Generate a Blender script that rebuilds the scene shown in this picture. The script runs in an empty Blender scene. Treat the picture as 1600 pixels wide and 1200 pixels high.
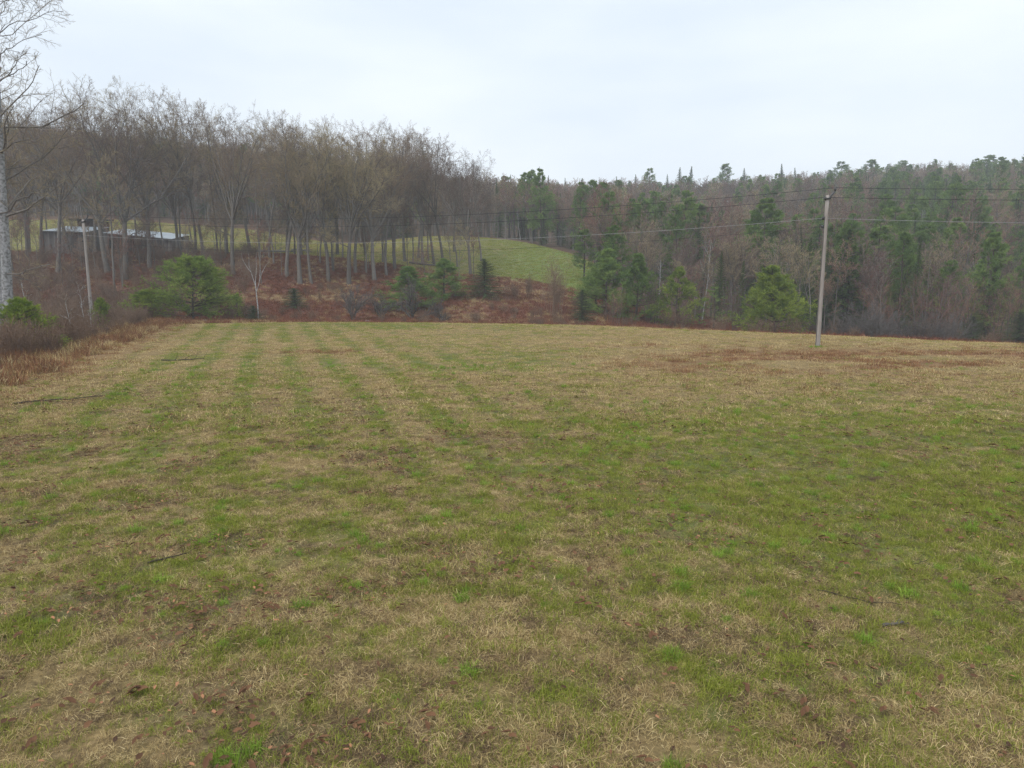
import bpy, math
import numpy as np

rng = np.random.default_rng(11)
R = math.radians
scene = bpy.context.scene
COL = scene.collection

# ------------------------------------------------------------------ camera
PITCH = R(-8.5); CAM_Z = 4.0; FPX = 1066.0
cam_d = bpy.data.cameras.new('camera'); cam = bpy.data.objects.new('camera', cam_d); COL.objects.link(cam)
cam_d.sensor_width = 36.0; cam_d.lens = 36.0 * FPX / 1600.0
cam_d.clip_start = 0.1; cam_d.clip_end = 6000
cam.location = (0, 0, CAM_Z); cam.rotation_euler = (R(90) + PITCH, 0, 0)
scene.camera = cam

# ------------------------------------------------------------------ world (overcast sky)
SUN_EL, SUN_AZ = R(58), R(215)
world = bpy.data.worlds.new('World'); scene.world = world; world.use_nodes = True
nt = world.node_tree; N = nt.nodes; L = nt.links
bg = N['Background']; bg.inputs['Strength'].default_value = 0.1
sky = N.new('ShaderNodeTexSky'); sky.sky_type = 'NISHITA'; sky.sun_disc = False
sky.sun_elevation = SUN_EL; sky.sun_rotation = SUN_AZ; sky.dust_density = 3.0; sky.air_density = 1.0
tc = N.new('ShaderNodeTexCoord'); mp = N.new('ShaderNodeMapping'); mp.inputs['Scale'].default_value = (1, 1, 3.5)
cl = N.new('ShaderNodeTexNoise'); cl.inputs['Scale'].default_value = 1.6; cl.inputs['Detail'].default_value = 4; cl.inputs['Roughness'].default_value = .5
cr = N.new('ShaderNodeValToRGB')
cr.color_ramp.elements[0].position = .3; cr.color_ramp.elements[0].color = (5.0, 5.8, 6.75, 1)
cr.color_ramp.elements[1].position = .72; cr.color_ramp.elements[1].color = (7.1, 7.6, 8.1, 1)
mx = N.new('ShaderNodeMixRGB'); mx.inputs['Fac'].default_value = .93
L.new(tc.outputs['Generated'], mp.inputs['Vector']); L.new(mp.outputs['Vector'], cl.inputs['Vector'])
L.new(cl.outputs['Fac'], cr.inputs['Fac'])
L.new(sky.outputs['Color'], mx.inputs['Color1']); L.new(cr.outputs['Color'], mx.inputs['Color2'])
L.new(mx.outputs['Color'], bg.inputs['Color'])

sd = bpy.data.lights.new('sun', 'SUN'); sd.energy = 1.5; sd.angle = R(45); sd.color = (1, .97, .92)
sun = bpy.data.objects.new('sun', sd); COL.objects.link(sun); sun.location = (0, 0, 120)
sun.rotation_euler = (R(90) - SUN_EL, 0, R(180) - SUN_AZ)

vs = scene.view_settings
vs.view_transform = 'Standard'; vs.look = 'None'; vs.gamma = 1.0; vs.exposure = 0.6; vs.use_curve_mapping = False
cy = scene.cycles
cy.max_bounces = 4; cy.diffuse_bounces = 1; cy.glossy_bounces = 2; cy.transmission_bounces = 2
cy.transparent_max_bounces = 4; cy.volume_bounces = 2; cy.caustics_reflective = False; cy.caustics_refractive = False
cy.use_denoising = True; cy.denoiser = 'OPENIMAGEDENOISE'; cy.denoising_input_passes = 'RGB_ALBEDO_NORMAL'; cy.denoising_prefilter = 'NONE'; cy.use_adaptive_sampling = False; cy.sample_clamp_indirect = 4

# ------------------------------------------------------------------ numeric helpers
def hash2(i, j, s):
    h = (i.astype(np.int64) * 374761393 + j.astype(np.int64) * 668265263 + s * 1442695041) & 0xffffffff
    h = ((h ^ (h >> 13)) * 1274126177) & 0xffffffff
    return ((h ^ (h >> 16)) & 0xffff) / 65535.0

def vnoise(x, y, s=0):
    x = np.asarray(x, float); y = np.asarray(y, float)
    i = np.floor(x); j = np.floor(y); fx = x - i; fy = y - j
    fx = fx * fx * (3 - 2 * fx); fy = fy * fy * (3 - 2 * fy)
    a = hash2(i, j, s); b = hash2(i + 1, j, s); c = hash2(i, j + 1, s); d = hash2(i + 1, j + 1, s)
    return (a + (b - a) * fx) * (1 - fy) + (c + (d - c) * fx) * fy

def fbm(x, y, s=0, o=3):
    t = 0; a = .5; n = 0
    for k in range(o):
        t = t + a * vnoise(x * 2 ** k, y * 2 ** k, s + 17 * k); n += a; a *= .55
    return t / n

def sstep(a, b, x): t = np.clip((x - a) / (b - a), 0, 1); return t * t * (3 - 2 * t)

def unit(v): return v / np.maximum(np.linalg.norm(v, axis=-1, keepdims=True), 1e-9)

def zpx(y, Y):
    v = (600 - y) / FPX
    return CAM_Z + Y * (math.sin(PITCH) + v * math.cos(PITCH)) / (math.cos(PITCH) - v * math.sin(PITCH))

ORD = 'first second third fourth fifth sixth seventh eighth ninth tenth eleventh twelfth thirteenth fourteenth fifteenth sixteenth seventeenth eighteenth nineteenth twentieth twenty-first twenty-second twenty-third twenty-fourth twenty-fifth twenty-sixth'.split()
# ------------------------------------------------------------------ terrain height
COLS = {
 -1.4: [(0,0),(40,0.3),(70,1),(90,3),(110,6),(130,10),(170,19),(300,54),(370,64),(470,54),(900,10)],
 -.75: [(0,0),(60,0),(80,.3),(95,2.5),(110,5.8),(122,9),(132,9.8),(170,19),(200,25.5),(300,50),(370,64),(470,54),(900,10)],
 -.50: [(0,0),(68,0),(78,-.3),(85,.2),(92,2),(100,4.4),(110,7.3),(118,9),(128,9.8),(170,19),(210,27),(300,46),(360,58),(470,50),(900,10)],
 -.28: [(0,0),(69,0),(76,-.7),(84,0),(92,1.8),(100,4.2),(112,8.1),(118,8.6),(165,14.2),(200,18),(300,36),(350,47),(470,42),(900,10)],
 -.10: [(0,0),(69,0),(76,-1),(84,-.4),(92,1),(100,2.8),(110,5),(118,6.4),(165,14.4),(200,17.5),(300,34),(340,42),(470,36),(900,10)],
 0.0:  [(0,0),(69,0),(77,-1.2),(90,.6),(100,2.2),(112,4.2),(160,13),(200,16.5),(300,33),(340,39),(470,33),(900,10)],
 .10:  [(0,0),(67,0),(76,-1.5),(90,0),(100,1.5),(112,3.2),(150,9),(200,14),(300,32),(340,38),(470,32),(900,10)],
 .20:  [(0,0),(63,0),(75,-1.8),(90,-1.5),(110,0),(150,6),(200,14),(300,33),(340,39),(470,32),(900,10)],
 .375: [(0,0),(57,0),(70,-2),(85,-3),(110,-1.5),(150,6),(200,16),(300,37),(340,43),(470,36),(900,10)],
 .55:  [(0,0),(51,0),(65,-2.2),(85,-3.5),(110,-1),(150,7),(200,18),(300,39),(340,46),(470,38),(900,10)],
 .75:  [(0,0),(46,0),(60,-2.2),(85,-4),(110,-1),(150,8),(200,20),(300,42),(340,49),(470,40),(900,10)],
 1.4:  [(0,0),(38,0),(55,-2.5),(80,-4.5),(110,-1),(150,8),(200,20),(300,44),(340,51),(470,40),(900,10)],
}
_u = np.array(sorted(COLS)); _ug = np.linspace(-1.4, 1.4, 141); _Yg = np.arange(0, 901.0)
_T = np.stack([np.interp(_Yg, *zip(*COLS[k])) for k in _u])
_G = np.stack([np.interp(_ug, _u, _T[:, j]) for j in range(len(_Yg))], 1)
def _box(A, ax, n):
    w = 2 * n + 1; pad = [(0, 0), (0, 0)]; pad[ax] = (n, n)
    c = np.cumsum(np.insert(np.pad(A, pad, mode='edge'), 0, 0, axis=ax), axis=ax)
    return (np.take(c, range(w, c.shape[ax]), ax) - np.take(c, range(0, c.shape[ax] - w), ax)) / w
for _ in range(2): _G = _box(_box(_G, 0, 4), 1, 2)

def terrain(X, Y):
    X = np.asarray(X, float); Y = np.asarray(Y, float)
    Yc = np.clip(Y, 0.01, 899); u = np.clip(X / np.maximum(Yc, 12), -1.39, 1.39)
    a = (u + 1.4) / .02; i = np.floor(a).astype(int); f = a - i
    j = np.floor(Yc).astype(int); g = Yc - j
    z = (_G[i, j] * (1 - f) + _G[np.minimum(i + 1, 140), j] * f) * (1 - g) + (_G[i, j + 1] * (1 - f) + _G[np.minimum(i + 1, 140), j + 1] * f) * g
    z = z + (fbm(X / 9, Y / 9, 3, 2) - .5) * .16 + (fbm(X / 40, Y / 40, 5, 2) - .5) * sstep(90, 200, Y) * 5
    near = 1 - sstep(45, 70, Y)
    return z + near * (fbm(X / .6, Y / .6, 8, 2) - .5) * .10

def at_px(x, Y): return (x - 800) / FPX * Y * 1.008
def ground_px(x, y):
    Ys = np.arange(6, 380, .25); v = (600 - y) / FPX
    Xs = (x - 800) / FPX * Ys / (math.cos(PITCH) - v * math.sin(PITCH))
    hit = np.nonzero(zpx(y, Ys) <= terrain(Xs, Ys))[0]
    i = hit[0] if len(hit) else len(Ys) - 1
    return float(Xs[i]), float(Ys[i])

EU = [-1.4, -1, -.5, -.28, -.1, 0, .1, .2, .375, .55, .75, 1.4]
EY = [56, 60, 65, 71, 71, 71, 70, 66, 60, 54, 49, 41]
def ratio(X, Y): return X / np.maximum(Y, 12)
def field_edge(X, Y): return np.interp(ratio(X, Y), EU, EY)
def left_edge(Y): return -11.5 - .34 * Y
def is_field(X, Y): return (Y < field_edge(X, Y)) & (X > left_edge(Y))
def meadow_lo(X, Y): return np.interp(ratio(X, Y), [-1.4, -.75, -.5, -.28, -.1, 0, .1], [130, 128, 124, 116, 112, 113, 111])
def meadow_hi(X, Y): return np.interp(ratio(X, Y), [-1.4, -.75, -.28, 0, .08, .115], [176, 172, 166, 162, 155, 148])
def is_meadow(X, Y): return (Y > meadow_lo(X, Y)) & (Y < meadow_hi(X, Y)) & (ratio(X, Y) < .118)
def forest_front(X, Y): return np.where(ratio(X, Y) < .118, meadow_hi(X, Y) + 1, np.interp(ratio(X, Y), [.118, .2, .375, .55, .75, 1.4], [110, 100, 90, 84, 79, 72]))

# what covers the field: green, straw, rust, litter amounts in 0..1
def cover(X, Y):
    s = X + .345 * Y
    warp = (fbm(X / 5, Y / 14, 21, 2) - .5) * 1.6
    st = (.5 + .5 * np.sin(2 * np.pi * (s + warp * .8) / 2.1)) ** 2 * 2.2 - .82
    stw = sstep(-24, -12, s) * (1 - sstep(2, 15, s)) * sstep(11, 20, Y)
    fine = 1 - .5 * sstep(14, 24, Y)
    g = .465 + .75 * fine * (fbm(X / 1.1, Y / .9, 31) - .5) + .85 * fine * (fbm(X / .42, Y / .42, 34, 2) - .5) + .55 * (fbm(X / 5, Y / 4, 33) - .5) + .23 * st * stw * (.3 + 1.2 * fbm(X / 6, Y / 9, 37))
    g = g + .30 * np.exp(-((Y - 15) / 6.5) ** 2) * sstep(-2, 6, X) - .22 * sstep(18, 27, Y) * sstep(-1, 7, X) + .10 * sstep(52, 62, Y)
    g = g - .55 * (1 - sstep(0, 7, X - left_edge(Y) + 2 * (fbm(X / 3, Y / 3, 36) - .5))) * sstep(15, 26, Y)
    g = g + .07 * (1 - sstep(11, 22, Y))
    rust = sstep(.32, .6, fbm(X / 7, Y / 2.4, 41)) * np.exp(-((Y - 36) / 6.0) ** 2) * sstep(2, 8, X)
    rust = rust + .9 * np.exp(-(((X + 10.5) / 2.0) ** 2 + ((Y - 39) / 1.3) ** 2)) + .5 * sstep(.6, .8, fbm(X / 3, Y / 2, 43)) * sstep(40, 55, Y) * sstep(8, 20, X)
    le = 1 - sstep(0, 5, X - left_edge(Y))
    rust = rust + .75 * le * sstep(18, 28, Y) * (.5 + .8 * fbm(X / 1.5, Y / 1.5, 44))
    lit = sstep(.46, .7, fbm(X / .9, Y / .9, 51)) * (.35 + .65 * sstep(3, -3, X) ) * (1 - sstep(14, 30, Y))
    return np.clip(g, 0, 1), np.clip(rust, 0, 1), np.clip(lit, 0, 1)

# ------------------------------------------------------------------ mesh helpers
class Geo:
    def __init__(s): s.V = []; s.F3 = []; s.F4 = []; s.A = []; s.n = 0
    def add(s, V, f3=None, f4=None, v=None):
        V = np.asarray(V, float).reshape(-1, 3)
        if f3 is not None and len(f3): s.F3.append(np.asarray(f3).reshape(-1, 3) + s.n)
        if f4 is not None and len(f4): s.F4.append(np.asarray(f4).reshape(-1, 4) + s.n)
        s.V.append(V); s.A.append(np.full(len(V), .5) if v is None else np.broadcast_to(v, (len(V),)).astype(float)); s.n += len(V)
    def box(s, c, d, rz=0, v=.5, rx=0):
        q = np.array([[x, y, z] for x in (-1, 1) for y in (-1, 1) for z in (-1, 1)]) * np.array(d) / 2
        if rx: q = q @ np.array([[1, 0, 0], [0, math.cos(rx), math.sin(rx)], [0, -math.sin(rx), math.cos(rx)]])
        if rz: q = q @ np.array([[math.cos(rz), math.sin(rz), 0], [-math.sin(rz), math.cos(rz), 0], [0, 0, 1]])
        s.add(q + np.array(c), f4=[[0, 1, 3, 2], [4, 6, 7, 5], [0, 4, 5, 1], [2, 3, 7, 6], [0, 2, 6, 4], [1, 5, 7, 3]], v=v)
    def tubes(s, P, Rr, sides, v=None, cap=False):
        n, k, _ = P.shape
        T = unit(np.gradient(P, axis=1)) if k > 2 else np.repeat(unit(P[:, 1:] - P[:, :1]), 2, 1)
        ref = np.broadcast_to(np.array([.31, .77, .2]), T.shape)
        a = unit(np.cross(T, ref)); b = np.cross(T, a)
        th = np.arange(sides) * 2 * np.pi / sides
        V = P[:, :, None] + Rr[:, :, None, None] * (np.cos(th)[None, None, :, None] * a[:, :, None] + np.sin(th)[None, None, :, None] * b[:, :, None])
        idx = np.arange(n * k * sides).reshape(n, k, sides)
        A = idx[:, :-1]; B = idx[:, 1:]
        f4 = np.stack([A, np.roll(A, -1, 2), np.roll(B, -1, 2), B], -1).reshape(-1, 4)
        vv = rng.random(n) if v is None else np.broadcast_to(v, (n,))
        s.add(V, f4=f4, v=np.repeat(vv, k * sides))
        if cap:
            m = s.n - n * k * sides
            for q in range(n):
                e = idx[q, -1] + m; s.F3.append(np.array([[e[0], e[j], e[j + 1]] for j in range(1, sides - 1)]))
    def cones(s, P0, P1, r, v=None):
        n = len(P0); T = unit(P1 - P0); a = unit(np.cross(T, np.array([.31, .77, .2]))); b = np.cross(T, a)
        r = np.broadcast_to(r, (n,))[:, None]
        V = np.stack([P0 + r * a, P0 + r * (-.5 * a + .866 * b), P0 + r * (-.5 * a - .866 * b), P1], 1)
        i = np.arange(n)[:, None, None] * 4 + np.array([[0, 1, 3], [1, 2, 3], [2, 0, 3]])[None]
        s.add(V, f3=i.reshape(-1, 3), v=np.repeat(rng.random(n) if v is None else np.broadcast_to(v, (n,)), 4))
    def blades(s, P, D, Ln, W, bend, v=None):
        """two-segment blades from P along D, drooping"""
        n = len(P); Ln = np.broadcast_to(Ln, (n,))[:, None]; W = np.broadcast_to(W, (n,))[:, None]; bend = np.broadcast_to(bend, (n,))[:, None]
        side = unit(np.cross(D, np.array([0, 0, 1.0])) + rng.normal(0, .25, (n, 3)))
        M = P + D * Ln * .55; E = P + unit(D - np.array([0, 0, 1]) * bend) * Ln * np.array([1.0])
        E[:, 2] = np.maximum(E[:, 2], .004)
        V = np.stack([P - side * W / 2, P + side * W / 2, M - side * W * .4, M + side * W * .4, E], 1)
        i = np.arange(n)[:, None, None] * 5 + np.array([[0, 1, 3], [0, 3, 2], [2, 3, 4]])[None]
        s.add(V, f3=i.reshape(-1, 3), v=np.repeat(rng.random(n) if v is None else v, 5))
    def sprigs(s, P, D, Ln, W, v=None):
        """needle bundles: narrow triangles from P along D"""
        n = len(P); side = unit(np.cross(D, rng.normal(0, 1, (n, 3)))); Ln = np.broadcast_to(Ln, (n,))[:, None]; W = np.broadcast_to(W, (n,))[:, None]
        V = np.stack([P - side * W / 2, P + side * W / 2, P + D * Ln], 1)
        s.add(V, f3=np.arange(n * 3).reshape(n, 3), v=np.repeat(rng.random(n) if v is None else v, 3))
    def mesh(s, name, mat, flat=False, colors=None):
        me = bpy.data.meshes.new(name); V = np.concatenate(s.V)
        f3 = np.concatenate(s.F3) if s.F3 else np.zeros((0, 3), int); f4 = np.concatenate(s.F4) if s.F4 else np.zeros((0, 4), int)
        me.vertices.add(len(V)); me.vertices.foreach_set('co', V.astype(np.float32).ravel())
        me.loops.add(f3.size + f4.size); me.loops.foreach_set('vertex_index', np.concatenate([f3.ravel(), f4.ravel()]).astype(np.int32))
        me.polygons.add(len(f3) + len(f4))
        me.polygons.foreach_set('loop_start', np.concatenate([np.arange(len(f3)) * 3, f3.size + np.arange(len(f4)) * 4]).astype(np.int32))
        a = me.attributes.new('v', 'FLOAT', 'POINT'); a.data.foreach_set('value', np.concatenate(s.A).astype(np.float32))
        if colors is not None:
            c = me.attributes.new('tone', 'FLOAT_COLOR', 'POINT'); c.data.foreach_set('color', np.concatenate([colors, np.ones((len(colors), 1))], 1).astype(np.float32).ravel())
        me.update(calc_edges=True)
        if flat: me.shade_flat()
        if mat: me.materials.append(mat)
        return me

def tag(o, label=None, cat=None, group=None, kind=None):
    for k, val in (('label', label), ('category', cat), ('group', group), ('kind', kind)):
        if val: o[k] = val
    return o
def link(name, me, parent=None):
    o = bpy.data.objects.new(name, me); COL.objects.link(o)
    if parent is not None: o.parent = parent
    return o
def empty(name, loc, rz=0, scale=(1, 1, 1)):
    o = bpy.data.objects.new(name, None); COL.objects.link(o); o.empty_display_size = .3
    o.location = loc; o.rotation_euler = (0, 0, rz); o.scale = scale
    return o

# ------------------------------------------------------------------ materials
def material(name, stops, w_v=1.0, w_obj=0.0, w_noise=0.0, scale=3.0, rough=.9, bump=0.0, stretch=(1, 1, 1), spec=.2, world_noise=0.0, wscale=.3, transl=0.0):
    m = bpy.data.materials.new(name); m.use_nodes = True
    n = m.node_tree.nodes; l = m.node_tree.links; p = n['Principled BSDF']
    p.inputs['Roughness'].default_value = rough; p.inputs['Specular IOR Level'].default_value = spec
    tot = None
    def addf(sock, w):
        nonlocal tot
        k = n.new('ShaderNodeMath'); k.operation = 'MULTIPLY_ADD'; l.new(sock, k.inputs[0]); k.inputs[1].default_value = w
        if tot is None: k.inputs[2].default_value = 0
        else: l.new(tot, k.inputs[2])
        tot = k.outputs[0]
    if w_v: a = n.new('ShaderNodeAttribute'); a.attribute_name = 'v'; addf(a.outputs['Fac'], w_v)
    if w_obj: a = n.new('ShaderNodeObjectInfo'); addf(a.outputs['Random'], w_obj)
    if w_noise:
        t = n.new('ShaderNodeTexCoord'); q = n.new('ShaderNodeMapping'); q.inputs['Scale'].default_value = stretch
        a = n.new('ShaderNodeTexNoise'); a.inputs['Scale'].default_value = scale; a.inputs['Detail'].default_value = 5
        l.new(t.outputs['Object'], q.inputs['Vector']); l.new(q.outputs['Vector'], a.inputs['Vector']); addf(a.outputs['Fac'], w_noise)
        if bump:
            b = n.new('ShaderNodeBump'); b.inputs['Strength'].default_value = bump; b.inputs['Distance'].default_value = .02
            l.new(a.outputs['Fac'], b.inputs['Height']); l.new(b.outputs['Normal'], p.inputs['Normal'])
    if world_noise:
        g = n.new('ShaderNodeNewGeometry'); a = n.new('ShaderNodeTexNoise'); a.inputs['Scale'].default_value = wscale; a.inputs['Detail'].default_value = 3
        l.new(g.outputs['Position'], a.inputs['Vector']); addf(a.outputs['Fac'], world_noise)
    r = n.new('ShaderNodeValToRGB'); e = r.color_ramp.elements
    while len(e) < len(stops): e.new(.5)
    for i, (pos, c) in enumerate(stops): e[i].position = pos; e[i].color = (*c, 1)
    if tot is not None: l.new(tot, r.inputs['Fac'])
    l.new(r.outputs['Color'], p.inputs['Base Color'])
    if transl:
        tr = n.new('ShaderNodeBsdfTranslucent'); l.new(r.outputs['Color'], tr.inputs['Color'])
        ms = n.new('ShaderNodeMixShader'); ms.inputs['Fac'].default_value = transl
        l.new(p.outputs[0], ms.inputs[1]); l.new(tr.outputs[0], ms.inputs[2]); l.new(ms.outputs[0], n['Material Output'].inputs['Surface'])
    return m

M = {}
M['bark'] = material('grey_bark', [(0, (0.052, 0.045, 0.039)), (.5, (0.138, 0.122, 0.106)), (1, (0.310, 0.287, 0.259))], w_v=.15, w_obj=.3, w_noise=.65, scale=6, stretch=(2.5, 2.5, .5), bump=.6)
M['twig'] = material('bare_twigs', [(0, (0.078, 0.057, 0.049)), (.25, (0.146, 0.104, 0.085)), (.5, (0.215, 0.152, 0.113)), (.75, (0.286, 0.221, 0.127)), (1, (0.364, 0.305, 0.169))], w_v=.35, w_obj=.75, w_noise=0)
M['redtwig'] = material('red_budding_twigs', [(0, (0.091, 0.055, 0.047)), (.4, (0.182, 0.098, 0.078)), (.7, (0.247, 0.120, 0.088)), (1, (0.305, 0.202, 0.130))], w_v=.35, w_obj=.75)
M['birch'] = material('white_birch_bark', [(0, (.10, .09, .085)), (.40, (.28, .27, .26)), (.6, (.46, .45, .44)), (1, (.6, .59, .58))], w_v=.1, w_noise=.95, scale=5, stretch=(1, 1, 2.2), bump=.3)
M['palebark'] = material('pale_poplar_bark', [(0, (.06, .055, .05)), (.4, (.16, .155, .15)), (.58, (.34, .34, .34)), (1, (.5, .5, .5))], w_v=.1, w_noise=.95, scale=4, stretch=(1.5, 1.5, 1.6), bump=.4)
M['pine'] = material('pine_needles', [(0, (0.056, 0.105, 0.028)), (.35, (0.119, 0.203, 0.049)), (.7, (0.203, 0.308, 0.073)), (1, (0.323, 0.420, 0.119))], w_v=.7, w_obj=.3, transl=.35)
M['yellowpine'] = material('young_pine_needles', [(0, (0.069, 0.125, 0.018)), (.35, (0.169, 0.244, 0.033)), (.7, (0.281, 0.362, 0.053)), (1, (0.413, 0.475, 0.094))], w_v=.8, w_obj=.2, transl=.35)
M['warmpine'] = material('warm_pine_needles', [(0, (0.061, 0.110, 0.022)), (.35, (0.138, 0.215, 0.039)), (.7, (0.231, 0.325, 0.061)), (1, (0.352, 0.418, 0.099))], w_v=.8, w_obj=.2, transl=.35)
M['spruce'] = material('spruce_needles', [(0, (0.031, 0.062, 0.021)), (.4, (0.065, 0.117, 0.036)), (.75, (0.112, 0.181, 0.050)), (1, (0.181, 0.250, 0.075))], w_v=.75, w_obj=.25, transl=.28)
M['pinebark'] = material('pine_bark', [(0, (.04, .033, .028)), (1, (.14, .115, .095))], w_v=.2, w_noise=.8, scale=5, bump=.5)
M['green'] = material('green_grass', [(0, (0.104, 0.117, 0.018)), (.35, (0.201, 0.226, 0.032)), (.7, (0.284, 0.323, 0.048)), (1, (0.453, 0.433, 0.091))], w_v=.55, w_obj=.35, world_noise=.2, wscale=.7, transl=.25)
M['lush'] = material('lush_grass', [(0, (0.111, 0.174, 0.022)), (.4, (0.198, 0.309, 0.037)), (.75, (0.272, 0.421, 0.055)), (1, (0.421, 0.544, 0.099))], w_v=.65, w_obj=.35, transl=.3)
M['straw'] = material('dead_straw', [(0, (0.143, 0.091, 0.039)), (.35, (0.351, 0.247, 0.107)), (.7, (0.559, 0.423, 0.195)), (1, (0.806, 0.650, 0.364))], w_v=.7, w_obj=.3, world_noise=0.0, transl=.1)
M['rust'] = material('rust_weeds', [(0, (0.084, 0.038, 0.022)), (.4, (0.198, 0.090, 0.043)), (.75, (0.300, 0.144, 0.066)), (1, (0.396, 0.228, 0.108))], w_v=.7, w_obj=.3)
M['bracken'] = material('dead_bracken', [(0, (0.069, 0.028, 0.018)), (.4, (0.167, 0.057, 0.033)), (.75, (0.247, 0.092, 0.052)), (1, (0.345, 0.172, 0.092))], w_v=.55, w_obj=.3, world_noise=.2, wscale=.12)
M['leaf'] = material('fallen_leaves', [(0, (.05, .028, .018)), (.45, (.13, .065, .034)), (.75, (.20, .105, .055)), (.92, (.24, .145, .09)), (.97, (.32, .09, .022)), (1, (.38, .28, .18))], w_v=1, w_obj=0, rough=.85, spec=.15)
M['brush'] = material('brush_stems', [(0, (0.092, 0.057, 0.041)), (.5, (0.184, 0.118, 0.081)), (1, (0.287, 0.201, 0.138))], w_v=.5, w_obj=.5)
M['greyshrub'] = material('grey_shrub_twigs', [(0, (.055, .047, .045)), (.5, (.105, .092, .086)), (1, (.17, .155, .145))], w_v=.5, w_obj=.5)
M['pole'] = material('weathered_pole_wood', [(0, (.15, .125, .11)), (.5, (.31, .275, .25)), (1, (.46, .43, .40))], w_v=0, w_noise=1, scale=7, stretch=(4, 4, .25), bump=.5)
M['stick'] = material('damp_dark_bark', [(0, (.03, .024, .02)), (1, (.10, .08, .065))], w_v=.2, w_noise=.8, scale=9, rough=1, spec=.05)
M['thatch'] = material('rotting_thatch', [(0, (0.050, 0.032, 0.020)), (.5, (0.125, 0.080, 0.045)), (1, (0.240, 0.165, 0.090))], w_v=.7, w_obj=.3)
M['metal'] = material('dark_metal', [(0, (.03, .03, .032)), (1, (.06, .06, .06))], w_v=1, rough=.5, spec=.5)
M['wire'] = material('dark_wire', [(0, (.025, .027, .03)), (1, (.05, .05, .055))], w_v=1, rough=.6)
M['palewire'] = material('pale_aluminium_wire', [(0, (.32, .32, .32)), (1, (.38, .38, .38))], w_v=1, rough=.5)
M['barnwood'] = material('weathered_barn_boards', [(0, (0.052, 0.047, 0.044)), (.5, (0.124, 0.112, 0.104)), (1, (0.221, 0.202, 0.189))], w_v=.6, w_noise=.5, scale=3, stretch=(5, 5, .4), bump=.4)
M['brownwood'] = material('brown_boards', [(0, (.06, .035, .025)), (1, (.16, .10, .075))], w_v=.6, w_noise=.5, scale=3, stretch=(5, 5, .4))
M['tin'] = material('weathered_tin_roof', [(0, (.22, .24, .26)), (.35, (.34, .385, .42)), (.6, (.42, .475, .515)), (1, (.52, .58, .62))], w_v=.35, w_noise=.7, scale=1.2, stretch=(1, .4, 1), rough=.45, spec=.5)
M['darkroof'] = material('dark_tar_roof', [(0, (.025, .023, .023)), (1, (.06, .055, .05))], w_v=.4, w_noise=.6)
M['stone'] = material('pale_field_stone', [(0, (.12, .11, .10)), (1, (.42, .4, .37))], w_v=.3, w_noise=.8, scale=4, bump=.5)

def ground_material():
    m = bpy.data.materials.new('ground_cover'); m.use_nodes = True
    n = m.node_tree.nodes; l = m.node_tree.links; p = n['Principled BSDF']; p.inputs['Roughness'].default_value = .95; p.inputs['Specular IOR Level'].default_value = .1
    a = n.new('ShaderNodeAttribute'); a.attribute_name = 'tone'
    g = n.new('ShaderNodeNewGeometry')
    def nz(s, d=5):
        t = n.new('ShaderNodeTexNoise'); t.inputs['Scale'].default_value = s; t.inputs['Detail'].default_value = d; t.inputs['Roughness'].default_value = .65; l.new(g.outputs['Position'], t.inputs['Vector']); return t
    t1 = nz(16, 8); t2 = nz(1.7)
    r = n.new('ShaderNodeMapRange'); r.inputs['From Min'].default_value = .25; r.inputs['From Max'].default_value = .75; r.inputs['To Min'].default_value = .4; r.inputs['To Max'].default_value = 1.5
    l.new(t1.outputs['Fac'], r.inputs['Value'])
    r2 = n.new('ShaderNodeMapRange'); r2.inputs['From Min'].default_value = .3; r2.inputs['From Max'].default_value = .7; r2.inputs['To Min'].default_value = .8; r2.inputs['To Max'].default_value = 1.2
    l.new(t2.outputs['Fac'], r2.inputs['Value'])
    k = n.new('ShaderNodeMath'); k.operation = 'MULTIPLY'; l.new(r.outputs[0], k.inputs[0]); l.new(r2.outputs[0], k.inputs[1])
    v = n.new('ShaderNodeVectorMath'); v.operation = 'SCALE'; l.new(a.outputs['Color'], v.inputs[0]); l.new(k.outputs[0], v.inputs['Scale'])
    l.new(v.outputs[0], p.inputs['Base Color'])
    b = n.new('ShaderNodeBump'); b.inputs['Strength'].default_value = .7; b.inputs['Distance'].default_value = .03; l.new(t1.outputs['Fac'], b.inputs['Height']); l.new(b.outputs[0], p.inputs['Normal'])
    return m
M['ground'] = ground_material()

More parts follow.
